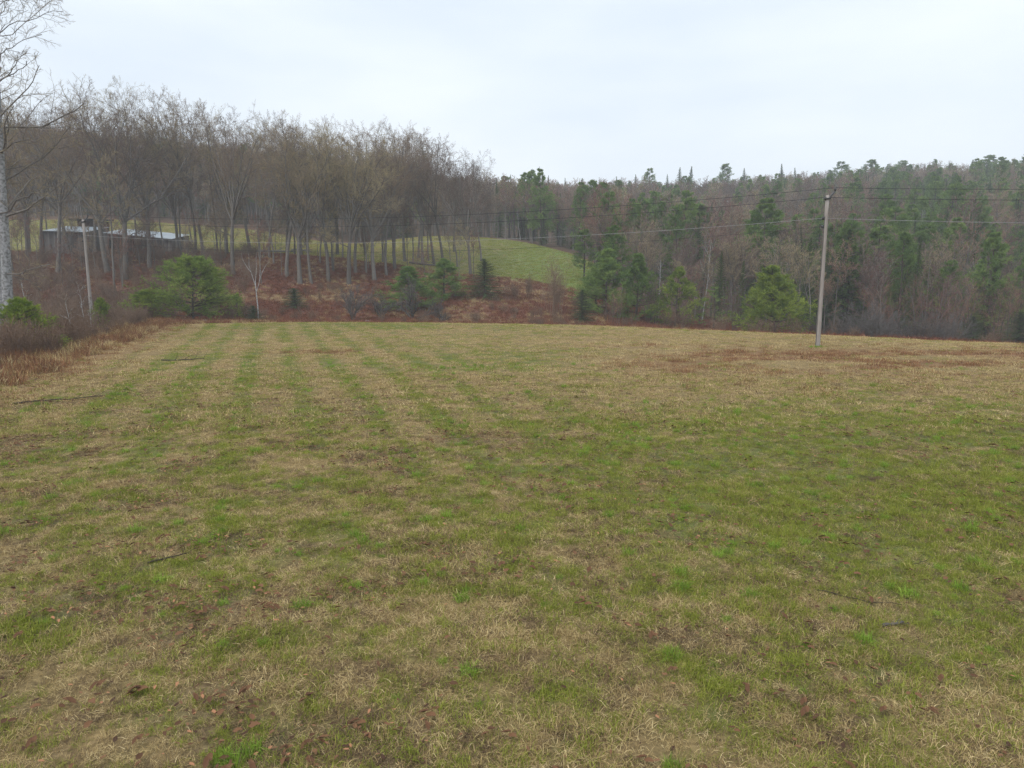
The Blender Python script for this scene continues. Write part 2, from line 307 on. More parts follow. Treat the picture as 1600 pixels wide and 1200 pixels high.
# ------------------------------------------------------------------ ground sheets
def grow_lines(a, b, step, lo, hi, f=1.13):
    x = list(np.arange(a, b + step / 2, step)); s = step
    while x[-1] < hi: s = min(s * f, 60); x.append(x[-1] + s)
    s = step
    while x[0] > lo: s = min(s * f, 60); x.insert(0, x[0] - s)
    return np.array(x)
gx = grow_lines(-44, 44, .32, -1500, 1500, 1.07); gy = np.concatenate([np.array([-400, -150, -60, -25, -10, -4, -1]), np.arange(1, 74, .32), grow_lines(74.2, 180, .9, 74.2, 1800, 1.1)])
GX, GY = np.meshgrid(gx, gy); GZ = terrain(GX, GY)
def mixc(a, b, t): return a * (1 - t[..., None]) + np.array(b) * t[..., None]
def ground_tone(X, Y):
    g, rust, lit = cover(X, Y); sh = X.shape + (3,)
    big = fbm(X / 8, Y / 8, 61)
    fld = mixc(np.broadcast_to(np.array([.175, .125, .058]), sh), (.085, .10, .026), sstep(.2, .85, g))
    fld = mixc(fld, (.155, .08, .042), rust * .8); fld = mixc(fld, (.10, .068, .048), lit * .6)
    brk = mixc(np.broadcast_to(np.array([.105, .045, .03]), sh), (.17, .115, .06), sstep(.5, .75, fbm(X / 6, Y / 4, 63)))
    mdw = mixc(np.broadcast_to(np.array([.13, .128, .05]), sh), (.125, .185, .05), sstep(-.05, .08, ratio(X, Y)) * .8 + .2 * big)
    mdw = mixc(mdw, (.2, .175, .09), sstep(.5, .75, fbm(X / 5, Y / 9, 66)) * .5)
    frs = mixc(np.broadcast_to(np.array([.075, .05, .036]), sh), (.11, .07, .045), big)
    u = ratio(X, Y); jit = (fbm(X / 2.5, Y / 2.5, 67) - .5) * 3
    wf = np.where(X > left_edge(Y), 1, 0) * (1 - sstep(-1, 1, Y + jit * .5 - field_edge(X, Y)))
    wf = wf * sstep(-1, 1.2, X - left_edge(Y) + jit)
    wm = sstep(-2, 2, Y - meadow_lo(X, Y) + jit) * (1 - sstep(-1, 1, Y - meadow_hi(X, Y) + jit * .3)) * (1 - sstep(.105, .125, u))
    wF = sstep(-3, 3, Y - forest_front(X, Y) + jit)
    c = mixc(brk, frs, wF); 
    c = c * (1 - wm[..., None]) + mdw * wm[..., None]
    c = c * (1 - wf[..., None]) + fld * wf[..., None]
    return c * 1.25
TONE = ground_tone(GX, GY)
ni, nj = GX.shape; idx = np.arange(ni * nj).reshape(ni, nj)
quads = np.stack([idx[:-1, :-1], idx[:-1, 1:], idx[1:, 1:], idx[1:, :-1]], -1).reshape(-1, 4)
PV = np.stack([GX, GY, GZ], -1).reshape(-1, 3); TC = TONE.reshape(-1, 3)
qc = PV[quads].mean(1)
zone = np.where(is_field(qc[:, 0], qc[:, 1]), 0, np.where(is_meadow(qc[:, 0], qc[:, 1]), 1, np.where(qc[:, 1] > forest_front(qc[:, 0], qc[:, 1]), 3, 2)))
for zi, nm, lab, cat in ((0, 'hay_field', 'mown spring hay field with green and straw stripes in front', 'field'), (1, 'hillside_meadow', 'smooth green meadow rising behind the row of bare trees', 'meadow'),
                    (2, 'bracken_slope', 'rusty brown bank covered in dead bracken beyond the field', 'slope'), (3, 'forest_ground', 'leaf-covered ground of the wooded hills', 'hill')):
    q = quads[zone == zi]; used, inv = np.unique(q, return_inverse=True)
    G = Geo(); G.add(PV[used], f4=inv.reshape(-1, 4))
    tag(link(nm, G.mesh(nm, M['ground'], colors=TC[used])), lab, cat, kind='structure')

# ------------------------------------------------------------------ scattered growth (geometry nodes, real geometry)
def scatter(name, sources, pts, rot, scl, label, cat, tilt=None, idx=None):
    n = len(pts); me = bpy.data.meshes.new(name); me.vertices.add(n); me.vertices.foreach_set('co', pts.astype(np.float32).ravel())
    rv = np.zeros((n, 3)); rv[:, 2] = rot
    if tilt is not None: rv[:, :2] = tilt
    a = me.attributes.new('turn', 'FLOAT_VECTOR', 'POINT'); a.data.foreach_set('vector', rv.astype(np.float32).ravel())
    sv = scl if np.ndim(scl) == 2 else np.repeat(np.asarray(scl)[:, None], 3, 1)
    a = me.attributes.new('size', 'FLOAT_VECTOR', 'POINT'); a.data.foreach_set('vector', sv.astype(np.float32).ravel())
    a = me.attributes.new('pick', 'INT', 'POINT'); a.data.foreach_set('value', (rng.integers(0, len(sources), n) if idx is None else idx).astype(np.int32))
    o = link(name, me); tag(o, label, cat, kind='stuff')
    ng = bpy.data.node_groups.new(name + '_scatter', 'GeometryNodeTree')
    ng.interface.new_socket('Geometry', in_out='INPUT', socket_type='NodeSocketGeometry'); ng.interface.new_socket('Geometry', in_out='OUTPUT', socket_type='NodeSocketGeometry')
    nn = ng.nodes; ll = ng.links; gi = nn.new('NodeGroupInput'); go = nn.new('NodeGroupOutput')
    join = nn.new('GeometryNodeJoinGeometry')
    for me_s in reversed(sources):
        so = bpy.data.objects.new(me_s.name + '_source', me_s)
        oi = nn.new('GeometryNodeObjectInfo'); oi.inputs['Object'].default_value = so; oi.inputs['As Instance'].default_value = False
        gt = nn.new('GeometryNodeGeometryToInstance'); ll.new(oi.outputs['Geometry'], gt.inputs[0]); ll.new(gt.outputs[0], join.inputs[0])
    ip = nn.new('GeometryNodeInstanceOnPoints'); ip.inputs['Pick Instance'].default_value = True
    def attr(nm, ty):
        q = nn.new('GeometryNodeInputNamedAttribute'); q.data_type = ty; q.inputs['Name'].default_value = nm; return q.outputs[0]
    er = nn.new('FunctionNodeEulerToRotation'); ll.new(attr('turn', 'FLOAT_VECTOR'), er.inputs[0])
    ll.new(gi.outputs[0], ip.inputs['Points']); ll.new(join.outputs[0], ip.inputs['Instance'])
    ll.new(attr('pick', 'INT'), ip.inputs['Instance Index']); ll.new(er.outputs[0], ip.inputs['Rotation']); ll.new(attr('size', 'FLOAT_VECTOR'), ip.inputs['Scale'])
    ll.new(ip.outputs[0], go.inputs[0])
    md = o.modifiers.new('scatter', 'NODES'); md.node_group = ng
    return o

def disc(n, r): a = rng.random(n) * 2 * np.pi; q = r * np.sqrt(rng.random(n)); return np.stack([np.cos(a) * q, np.sin(a) * q, np.zeros(n)], 1)
def lean_dirs(n, lo, hi):
    a = rng.random(n) * 2 * np.pi; t = np.radians(lo + (hi - lo) * rng.random(n)); return np.stack([np.sin(t) * np.cos(a), np.sin(t) * np.sin(a), np.cos(t)], 1)
def tuft(name, mat, n, r, ln, w, lean, bend, extra=0):
    G = Geo(); G.blades(disc(n, r) + np.array([0, 0, -.01]), lean_dirs(n, *lean), ln[0] + (ln[1] - ln[0]) * rng.random(n), w[0] + (w[1] - w[0]) * rng.random(n), bend[0] + (bend[1] - bend[0]) * rng.random(n))
    return G.mesh(name, mat)
def leaf_mesh(name, n, r, size):
    G = Geo()
    for c in disc(n, r):
        s = size * (.6 + .7 * rng.random()); a = rng.random() * 6.28; k = .3 * (rng.random() - .3); tl = rng.normal(0, .22, 2)
        q = np.array([[-.6, .05, 0], [-.12, .2 + .15 * rng.random(), k], [.3, .16, k * 1.6], [.6, -.08, k * .5], [.12, -.24, k * 1.4], [-.3, -.2 - .15 * rng.random(), k * .4], [0, 0, -.05]]) * s; q[:, 2] += q[:, 0] * tl[0] + q[:, 1] * tl[1]
        q[:, 2] += .015 - min(0, q[:, 2].min())
        rot = np.array([[math.cos(a), math.sin(a), 0], [-math.sin(a), math.cos(a), 0], [0, 0, 1]])
        G.add(q @ rot + c, f3=[[6, 0, 1], [6, 1, 2], [6, 2, 3], [6, 3, 4], [6, 4, 5], [6, 5, 0]], v=rng.random())
    return G.mesh(name, M['leaf'])
def field_points(n_per, y0, y1):
    """uniform over the visible fan y0..y1 (a little wider than the view)"""
    area = (y1 ** 2 - y0 ** 2) * .86 ; n = int(area * n_per)
    Y = np.sqrt(y0 ** 2 + (y1 ** 2 - y0 ** 2) * rng.random(n)); X = (rng.random(n) * 2 - 1) * (.86 * Y + 1)
    k = is_field(X, Y); return X[k], Y[k]
def lay(X, Y, dz=0): return np.stack([X, Y, terrain(X, Y) + dz], 1)

near_green = [tuft('green_tuft', M['green'], 54, .10, (.04, .12), (.003, .006), (5, 60), (.1, .8)) for _ in range(5)]
near_straw = [tuft('straw_tuft', M['straw'], 48, .12, (.04, .125), (.002, .005), (40, 88), (.1, .5)) for _ in range(5)]
near_stub = [tuft('stubble_tuft', M['straw'], 14, .10, (.05, .14), (.002, .004), (0, 40), (0, .3)) for _ in range(3)]
far_green = [tuft('far_green_tuft', M['green'], 70, .34, (.05, .11), (.008, .014), (5, 60), (.1, .8)) for _ in range(4)]
far_straw = [tuft('far_straw_tuft', M['straw'], 70, .36, (.06, .14), (.007, .013), (20, 85), (.1, .5)) for _ in range(4)]
far_rust = [tuft('far_rust_tuft', M['rust'], 50, .35, (.08, .2), (.008, .014), (0, 60), (.1, .5)) for _ in range(3)]

def choose(X, Y, kind, extra=0):
    g, rust, lit = cover(X, Y); r = rng.random(len(X))
    if kind == 'g': return r < (.12 + .88 * sstep(.2, .85, g)) * (1 - .7 * rust) * (1 - .5 * lit) + extra
    if kind == 's': return r < (1 - .72 * sstep(.25, .85, g)) * (1 - .75 * rust) + extra
    if kind == 'r': return r < rust + extra
    return r < lit + extra
GP, SP, BP, RP, LP = [], [], [], [], []
TP = []
near_thatch = [tuft('thatch_tuft', M['thatch'], 46, .13, (.05, .15), (.003, .006), (55, 89), (.1, .5)) for _ in range(4)]
def put(lst, X, Y, k, s0, s1, dz=0):
    X = X[k]; Y = Y[k]; lst.append((lay(X, Y, dz), (s0 + (s1 - s0) * rng.random(len(X))) * (.55 + .9 * fbm(X / 1.4, Y / 1.4, 97))))
for y0, y1, dg in ((3.2, 9, 135), (9, 14, 95), (14, 20, 58), (20, 30, 28)):
    X, Y = field_points(dg, y0, y1); put(GP, X, Y, choose(X, Y, 'g', .05), .7, 1.25)
    X, Y = field_points(dg * 1.05, y0, y1); put(SP, X, Y, choose(X, Y, 's', .08), .7, 1.3)
    X, Y = field_points(dg * .8, y0, y1); put(TP, X, Y, rng.random(len(X)) < .2 + .8 * sstep(.44, .62, fbm(X / .6, Y / .45, 91)), .7, 1.3)
    X, Y = field_points(dg * .4, y0, y1); put(BP, X, Y, choose(X, Y, 's'), .7, 1.3)
FG, FS, FR = [], [], []
X, Y = field_points(5.0, 18, 74); put(FG, X, Y, choose(X, Y, 'g'), .7, 1.2)
X, Y = field_points(6.0, 18, 74); put(FS, X, Y, choose(X, Y, 's', .05), .7, 1.2)
X, Y = field_points(4.5, 16, 74); put(FR, X, Y, choose(X, Y, 'r'), .7, 1.3)
def cat_(l): return np.concatenate([a for a, b in l]), np.concatenate([b for a, b in l])
def scatter_list(nm, src, l, lab, cat, tl=0.0):
    p, s = cat_(l); return scatter(nm, src, p, rng.random(len(p)) * 6.283, s, lab, cat, tilt=rng.normal(0, .08 + tl, (len(p), 2)))
scatter_list('green_grass', near_green, GP, 'short fresh green grass growing through the mown near field', 'grass')
scatter_list('straw_grass', near_straw, SP, 'matted pale dead grass lying on the near field', 'grass')
scatter_list('thatch_grass', near_thatch, TP, 'dark brown rotting thatch showing through the near field', 'grass')
scatter_list('stubble_grass', near_stub, BP, 'thin upright straw stubble across the near field', 'grass')
scatter_list('distant_green_grass', far_green, FG, 'green mown strips in the farther half of the field', 'grass')
scatter_list('distant_straw_grass', far_straw, FS, 'tan dry grass strips in the farther half of the field', 'grass')
scatter_list('rust_weeds', far_rust, FR, 'patches of rusty dead weeds in the field', 'weeds')
# brighter single tussocks
X, Y = field_points(2.6, 3.5, 34); g, _, _ = cover(X, Y); k = g > .36 + .3 * rng.random(len(X))
X = np.concatenate([X[k], at_px(1275, 42.3) + rng.normal(0, .22, 26)]); Y = np.concatenate([Y[k], 42.3 + rng.normal(0, .22, 26)]); k = np.ones(len(X), bool)
bt = [tuft('tussock', M['lush'], 120, .09, (.08, .2), (.004, .007), (0, 55), (.1, .9)) for _ in range(3)]
scatter('tussock_grass', bt, lay(X[k], Y[k]), rng.random(k.sum()) * 6.283, .45 + .75 * rng.random(k.sum()) ** 2, 'brighter green grass tussocks dotted over the near field', 'grass')
# fallen leaves
lm = [leaf_mesh('leaf_cluster', n, .2, .055) for n in (1, 2, 3, 1, 2, 1)]
X, Y = field_points(60, 3.2, 32); k = choose(X, Y, 'l', .05)
scatter('fallen_leaves', lm, lay(X[k], Y[k], .045), rng.random(k.sum()) * 6.283, .7 + .8 * rng.random(k.sum()), 'brown curled fallen leaves lying in the grass', 'leaves')
# short thatch on the meadow beyond
X = -150 + 190 * rng.random(60000); Y = 108 + 68 * rng.random(60000); k = is_meadow(X, Y) & (ratio(X, Y) > -.95)
ms = [tuft('meadow_tuft', M['green'], 60, .55, (.08, .2), (.02, .035), (5, 60), (.1, .6)), tuft('meadow_straw', M['straw'], 40, .55, (.08, .2), (.02, .03), (5, 70), (.1, .6))]
pk = (rng.random(k.sum()) < np.where(ratio(X[k], Y[k]) > -.05, .15, .6)).astype(int)
scatter('meadow_grass', ms, lay(X[k], Y[k]), rng.random(k.sum()) * 6.283, .7 + .5 * rng.random(k.sum()), 'short green grass on the far hillside meadow', 'grass', idx=pk)

# ------------------------------------------------------------------ trees: growth
def bend_line(p0, d, Ln, k, up, wig):
    n = len(p0); P = np.zeros((n, k, 3)); P[:, 0] = p0; d = unit(d); Ln = np.broadcast_to(Ln, (n,))[:, None]
    for i in range(1, k):
        d = unit(d + np.array([0, 0, up]) + rng.normal(0, wig, (n, 3))); P[:, i] = P[:, i - 1] + d * Ln / (k - 1)
    return P
def sprout(P, Rr, m, t0, t1, ang, angsd, lr, fall, up, wig, k, rr, lmin=0.05, lv=.6, skew=1.0):
    n, kp, _ = P.shape; plen = np.linalg.norm(np.diff(P, axis=1), axis=2).sum(1)
    t = t0 + (t1 - t0) * ((np.arange(m)[None] + rng.random((n, m))) / m) ** skew
    f = t * (kp - 1); i = np.minimum(f.astype(int), kp - 2); f = f - i; nn_ = np.arange(n)[:, None]
    p0 = P[nn_, i] * (1 - f[..., None]) + P[nn_, i + 1] * f[..., None]; T = unit(P[nn_, i + 1] - P[nn_, i])
    r0 = (Rr[nn_, i] * (1 - f) + Rr[nn_, i + 1] * f) * rr
    a = unit(np.cross(T, np.array([.23, .41, .3]))); b = np.cross(T, a)
    ph = (np.arange(m)[None] * 2.4 + rng.random((n, 1)) * 6.28 + rng.normal(0, .5, (n, m)))[..., None]
    an = np.radians(ang + rng.normal(0, angsd, (n, m)))[..., None]
    d = T * np.cos(an) + (a * np.cos(ph) + b * np.sin(ph)) * np.sin(an)
    Ln = np.maximum(plen[:, None] * lr * (1 - fall * t) * (1 - lv / 2 + lv * rng.random((n, m))), lmin)
    Q = bend_line(p0.reshape(-1, 3), d.reshape(-1, 3), Ln.reshape(-1), k, up, wig)
    r0 = r0.reshape(-1); RQ = r0[:, None] * np.linspace(1, .3, k)[None]
    return Q, RQ

def hardwood(H=24, r0=.28, limbs=13, fork=.5, lo=.36, spread=34, twig=True, dens=1.0, mats=('bark', 'twig'), limb_len=.50, trunk_top=.82, lean=.02, thick=1.0):
    T = Geo(); C = Geo(); k = 10
    P = bend_line(np.zeros((1, 3)), np.array([[rng.normal(0, lean), rng.normal(0, lean), 1]]), H * trunk_top, k, .06, .05); P[:, 0, 2] = -.4
    Rr = r0 * np.array([[1.25] + list(np.linspace(1, .22, k - 1))])
    if rng.random() < fork:   # a second leader
        i = int(k * (.32 + .2 * rng.random())); d = P[0, i] - P[0, i - 1] + np.array([*rng.normal(0, .55, 2), 0])
        P2 = bend_line(P[:, i], d[None], H * trunk_top * (1 - i / k) * 1.02, k, .09, .05); R2 = Rr[0, i] * .8 * np.linspace(1, .2, k)[None]
        P = np.concatenate([P, P2]); Rr = np.concatenate([Rr, R2])
    T.tubes(P, Rr, 9)
    L1, R1 = sprout(P, Rr, limbs if len(P) == 1 else int(limbs * .7), lo, .97, spread, 9, limb_len, .55, .055, .10, 7, .52)
    if len(P) > 1: keep = np.ones(len(L1), bool)
    T.tubes(L1, R1, 5)
    m2 = max(3, int(7 * dens)); L2, R2 = sprout(L1, R1, m2, .2, .98, 40, 11, .55, .45, .05, .13, 5, .55)
    T.tubes(L2, np.maximum(R2, .012 * thick), 4)
    L3, R3 = sprout(L2, R2, 6, .15, .98, 40, 12, .55, .45, .05, .14, 4, .6); C.tubes(L3, np.maximum(R3, .010 * thick), 3)
    L4, R4 = sprout(L3, R3, 6, .15, .98, 40, 14, .5, .4, .05, .14, 3, .7)
    if twig:
        C.tubes(L4, np.maximum(R4, .007 * thick), 3)
        L5, R5 = sprout(L4, R4, 3, .2, .98, 40, 14, .6, .3, .05, .1, 2, .8, .12); C.cones(L5[:, 0], L5[:, 1], .009 * thick)
    else:
        C.cones(L4[:, 0], L4[:, 2], .011 * thick)
    # dead snags low on the trunk
    S, RS = sprout(P[:1], Rr[:1], 4, .12, lo, 65, 15, .12, 0, 0, .15, 4, .2); T.tubes(S, np.maximum(RS, .01), 3)
    return T.mesh('hardwood_trunk', M[mats[0]]), C.mesh('hardwood_crown', M[mats[1]])

def spreading(H=24, r0=.28, m=7, ang=20, bole=.42, lean=.04, thick=1.0, low=2, n2=9):
    """open-grown maple: bole that breaks into rising limbs and a rounded twiggy head"""
    T = Geo(); C = Geo(); k = 8
    P = bend_line(np.zeros((1, 3)), np.array([[rng.normal(0, lean), rng.normal(0, lean), 1]]), H * bole, k, .05, .05); P[:, 0, 2] = -.4
    Rr = r0 * np.array([[1.3, 1.05] + list(np.linspace(.97, .7, k - 2))]); T.tubes(P, Rr, 10)
    S, RS = sprout(P, Rr, m, .72, 1.0, ang, 10, 1.2 * (1 - bole) / bole * .72, .0, .025, .085, 9, .56, lv=.3)
    S2, RS2 = sprout(P, Rr, low, .6, .85, 50, 10, .55, .3, .05, .12, 9, .3)
    S = np.concatenate([S, S2]); RS = np.concatenate([RS, RS2]); T.tubes(S, np.maximum(RS, .02), 6)
    L2, R2 = sprout(S, RS, n2, .28, 1.0, 42, 10, .33, .15, .03, .13, 6, .5, skew=.75); T.tubes(L2, np.maximum(R2, .015 * thick), 4)
    L3, R3 = sprout(L2, R2, 7, .15, .99, 42, 12, .48, .4, .035, .14, 4, .6); C.tubes(L3, np.maximum(R3, .009 * thick), 3)
    L4, R4 = sprout(L3, R3, 6, .15, .99, 42, 13, .5, .4, .03, .14, 3, .7); C.tubes(L4, np.maximum(R4, .0065 * thick), 3)
    L5, R5 = sprout(L4, R4, 4, .2, .99, 42, 14, .6, .3, .03, .1, 2, .8, .15); C.cones(L5[:, 0], L5[:, 1], .009 * thick)
    return T.mesh('maple_trunk', M['bark']), C.mesh('maple_crown', M['twig'])

def pine(H=7, W=4.5, base=.06, up=.35, whorl=.42, per=6, sub=7, mats=('pinebark', 'pine'), power=.75, droop=0.0, tl=.2, gap=0.0, belly=.25, tuftn=9, r0=None, tw=.02):
    """white pine: whorled limbs ending in soft brushes of needles"""
    T = Geo(); C = Geo(); k = 8; r0 = r0 or .012 * H + .02
    P = bend_line(np.zeros((1, 3)), np.array([[rng.normal(0, .02), rng.normal(0, .02), 1]]), H * .97, k, .1, .03); P[:, 0, 2] = -.3
    T.tubes(P, r0 * np.linspace(1, .15, k)[None], 7)
    bp, bd, bl = [], [], []
    z = base * H
    while z < H * .97:
        t = z / H; prof = min(1, (1 - t) / (1 - belly)) ** power * (.62 + .38 * min(1, t / belly)); 
        for q in range(per):
            if rng.random() < gap: continue
            a = rng.random() * 6.28; i = t * (k - 1); j = min(int(i), k - 2); p = P[0, j] + (P[0, j + 1] - P[0, j]) * (i - j)
            bp.append(p); e = up * (.35 + .9 * t) - droop * (1 - t) + rng.normal(0, .1); bd.append([math.cos(a), math.sin(a), e]); bl.append(max(.25, W / 2 * prof * (.55 + .65 * rng.random())))
        z += whorl * (.75 + .5 * rng.random()) * (1 - .35 * t)
    B = bend_line(np.array(bp), np.array(bd), np.array(bl), 6, .05, .07)
    T.tubes(B, np.maximum(.011 + .012 * np.array(bl)[:, None] * np.linspace(1, .3, 6)[None] * .7, .006), 3)
    S, RS = sprout(B, np.full(B.shape[:2], .01), sub, .38, 1.0, 44, 12, .34, .35, .05, .1, 3, .6, .16)
    C.tubes(S, np.full(S.shape[:2], .006), 3)
    # brushes along the ends of the shoots
    ends = []
    for f in (.35, .7, 1.0):
        q = S[:, 0] * (1 - f) + S[:, 2] * f; ends.append((q, unit(S[:, 2] - S[:, 1])))
    ends.append((B[:, -1], unit(B[:, -1] - B[:, -2])))
    pos = np.concatenate([a for a, b in ends]); dr = np.concatenate([b for a, b in ends])
    btone = np.clip(.5 + rng.normal(0, .24, len(B)), 0, 1); stone_ = np.repeat(btone, sub); tone = np.clip(np.concatenate([stone_, stone_, stone_ + .12, btone]) + rng.normal(0, .12, len(pos)), 0, 1)
    pos = np.repeat(pos, tuftn, 0); dr = np.repeat(dr, tuftn, 0); tone = np.repeat(tone, tuftn)
    d = unit(dr * .55 + np.array([0, 0, .28]) + rng.normal(0, .55, pos.shape))
    C.sprigs(pos - d * .03, d, tl * (.7 + .6 * rng.random(len(pos))), tw, v=np.clip(tone + rng.normal(0, .16, len(pos)), 0, 1))
    return T.mesh('pine_trunk', M[mats[0]]), C.mesh('pine_crown', M[mats[1]])

def spruce(H=12, W=3.6, mats=('pinebark', 'spruce'), base=.04, n=150, tl=.3, power=1.0, ragged=.25, tw=.05):
    T = Geo(); C = Geo(); k = 8
    P = bend_line(np.zeros((1, 3)), np.array([[rng.normal(0, .01), rng.normal(0, .01), 1]]), H, k, .1, .012); P[:, 0, 2] = -.3
    T.tubes(P, (.011 * H + .02) * np.linspace(1, .08, k)[None], 7)
    t = base + (1 - base) * (np.arange(n) + rng.random(n)) / n; t = t ** 1.0
    i = t * (k - 1); j = np.minimum(i.astype(int), k - 2); p = P[0, j] + (P[0, j + 1] - P[0, j]) * (i - j)[:, None]
    a = np.arange(n) * 2.4 + rng.normal(0, .4, n); bl = np.maximum(W / 2 * (1 - t) ** power * (1 - ragged * rng.random(n)), .05)
    d = np.stack([np.cos(a), np.sin(a), -.35 * (1 - t) + .75 * t ** 2 + rng.normal(0, .1, n)], 1)
    B = bend_line(p, d, bl, 5, .03, .05); T.tubes(B, np.repeat(np.linspace(.03, .008, 5)[None], n, 0), 3)
    m = 11; f = (np.arange(m) + .5) / m; pos, dr, s = [], [], []
    for ff in f:
        g = ff * 4; q = min(int(g), 3); pos.append(B[:, q] + (B[:, q + 1] - B[:, q]) * (g - q)); dr.append(unit(B[:, q + 1] - B[:, q])); s.append((1.15 - .6 * ff) * (.3 + .7 * (1 - t)))
    pos = np.concatenate(pos); dr = np.concatenate(dr); s = np.concatenate(s)
    rep = 7; pos = np.repeat(pos, rep, 0); dr = np.repeat(dr, rep, 0); s = np.repeat(s, rep)
    lat = unit(np.cross(dr, np.array([0, 0, 1.0]))) * rng.choice([-1, 1], len(pos))[:, None]
    dd = unit(dr * .6 + lat * (.75 * rng.random((len(pos), 1))) + np.array([0, 0, -.22]) + rng.normal(0, .22, pos.shape))
    C.sprigs(pos - dd * .02, dd, tl * s * (.6 + .7 * rng.random(len(pos))) * (.5 + H / 24), tw, v=np.clip(np.repeat(rng.random(len(pos) // rep), rep) * .55 + .45 * rng.random(len(pos)), 0, 1))
    return T.mesh('spruce_trunk', M[mats[0]]), C.mesh('spruce_crown', M[mats[1]])

def shrub(stems=14, H=2.0, spread=28, mats=('brush', 'brush'), r=.014, m=(6, 5, 4), wig=.1, base=.2, up=.05, thick=1.0):
    T = Geo(); C = Geo(); p0 = disc(stems, base); d = lean_dirs(stems, 2, spread)
    P = bend_line(p0, d, H * (.6 + .4 * rng.random(stems)), 6, up, wig); P[:, 0, 2] = -.15
    Rr = r * np.repeat(np.linspace(1, .35, 6)[None], stems, 0); T.tubes(P, Rr, 4)
    L1, R1 = sprout(P, Rr, m[0], .2, .98, 36, 10, .42, .45, .05, .12, 4, .65); C.tubes(L1, np.maximum(R1, .005 * thick), 3)
    L2, R2 = sprout(L1, R1, m[1], .15, .98, 38, 12, .5, .4, .04, .14, 3, .7); C.tubes(L2, np.maximum(R2, .004 * thick), 3)
    if m[2]:
        L3, R3 = sprout(L2, R2, m[2], .2, .98, 40, 12, .55, .3, .04, .1, 2, .8, .08); C.cones(L3[:, 0], L3[:, 1], .004 * thick)
    return T.mesh('shrub_stems', M[mats[0]]), C.mesh('shrub_twigs', M[mats[1]])

def joined(pair, name):
    """one mesh with two materials, for masses of trees"""
    me = bpy.data.meshes.new(name); G = Geo(); mats = []
    V = []; 
    out = Geo(); mi = []
    for k_, src in enumerate(pair):
        n = len(src.vertices); co = np.zeros(n * 3, np.float32); src.vertices.foreach_get('co', co)
        ls = np.zeros(len(src.polygons), np.int32); src.polygons.foreach_get('loop_start', ls); lt = np.zeros(len(src.polygons), np.int32); src.polygons.foreach_get('loop_total', lt)
        vi = np.zeros(len(src.loops), np.int32); src.loops.foreach_get('vertex_index', vi); av = np.zeros(n, np.float32); src.attributes['v'].data.foreach_get('value', av)
        f3 = vi[ls[lt == 3][:, None] + np.arange(3)] if (lt == 3).any() else None; f4 = vi[ls[lt == 4][:, None] + np.arange(4)] if (lt == 4).any() else None
        out.add(co.reshape(-1, 3), f3, f4, av); mi.append((0 if f3 is None else len(f3), 0 if f4 is None else len(f4)))
    me = out.mesh(name, pair[0].materials[0]); me.materials.append(pair[1].materials[0])
    arr = np.concatenate([np.full(mi[0][0], 0), np.full(mi[1][0], 1), np.full(mi[0][1], 0), np.full(mi[1][1], 1)]).astype(np.int32)
    me.polygons.foreach_set('material_index', arr); return me

_dim = {}
def dims(pair):
    k = pair[1].name
    if k not in _dim:
        zs = []; rr = []
        for me in pair:
            co = np.zeros(len(me.vertices) * 3, np.float32); me.vertices.foreach_get('co', co); co = co.reshape(-1, 3); zs.append(np.percentile(co[:, 2], 99.8) if pair[1].name.startswith('maple') else co[:, 2].max()); rr.append(np.percentile(np.hypot(co[:, 0], co[:, 1]), 96))
        _dim[k] = (float(max(zs)), 2 * float(max(rr)))
    return _dim[k]
def plant(name, pair, X, Y, s, label, cat, group=None, sxy=None, rz=None, parts=('trunk', 'crown'), dz=0.0):
    sxy = s if sxy is None else sxy
    o = empty(name, (X, Y, float(terrain(X, Y)) + dz), rng.random() * 6.283 if rz is None else rz, (sxy, sxy, s)); tag(o, label, cat, group)
    for nm, me in zip(parts, pair): link(nm, me, o)
    return o

# ------------------------------------------------------------------ the row of tall bare trees on the bank
maples = [spreading(24, .29, 7, 20, .40, thick=1.25), spreading(24, .33, 9, 22, .40, thick=1.25), spreading(24, .25, 6, 18, .46, lean=.07, thick=1.25), spreading(24, .36, 9, 24, .37, thick=1.25), spreading(24, .23, 6, 17, .48, lean=.09, thick=1.25), spreading(24, .30, 8, 22, .38, lean=.06, thick=1.25)]
thin = [hardwood(20, .14, 10, 0, .42, 28, dens=.7, lean=.06, limb_len=.34), hardwood(20, .12, 10, 0, .48, 30, dens=.7, lean=.08, limb_len=.32)]
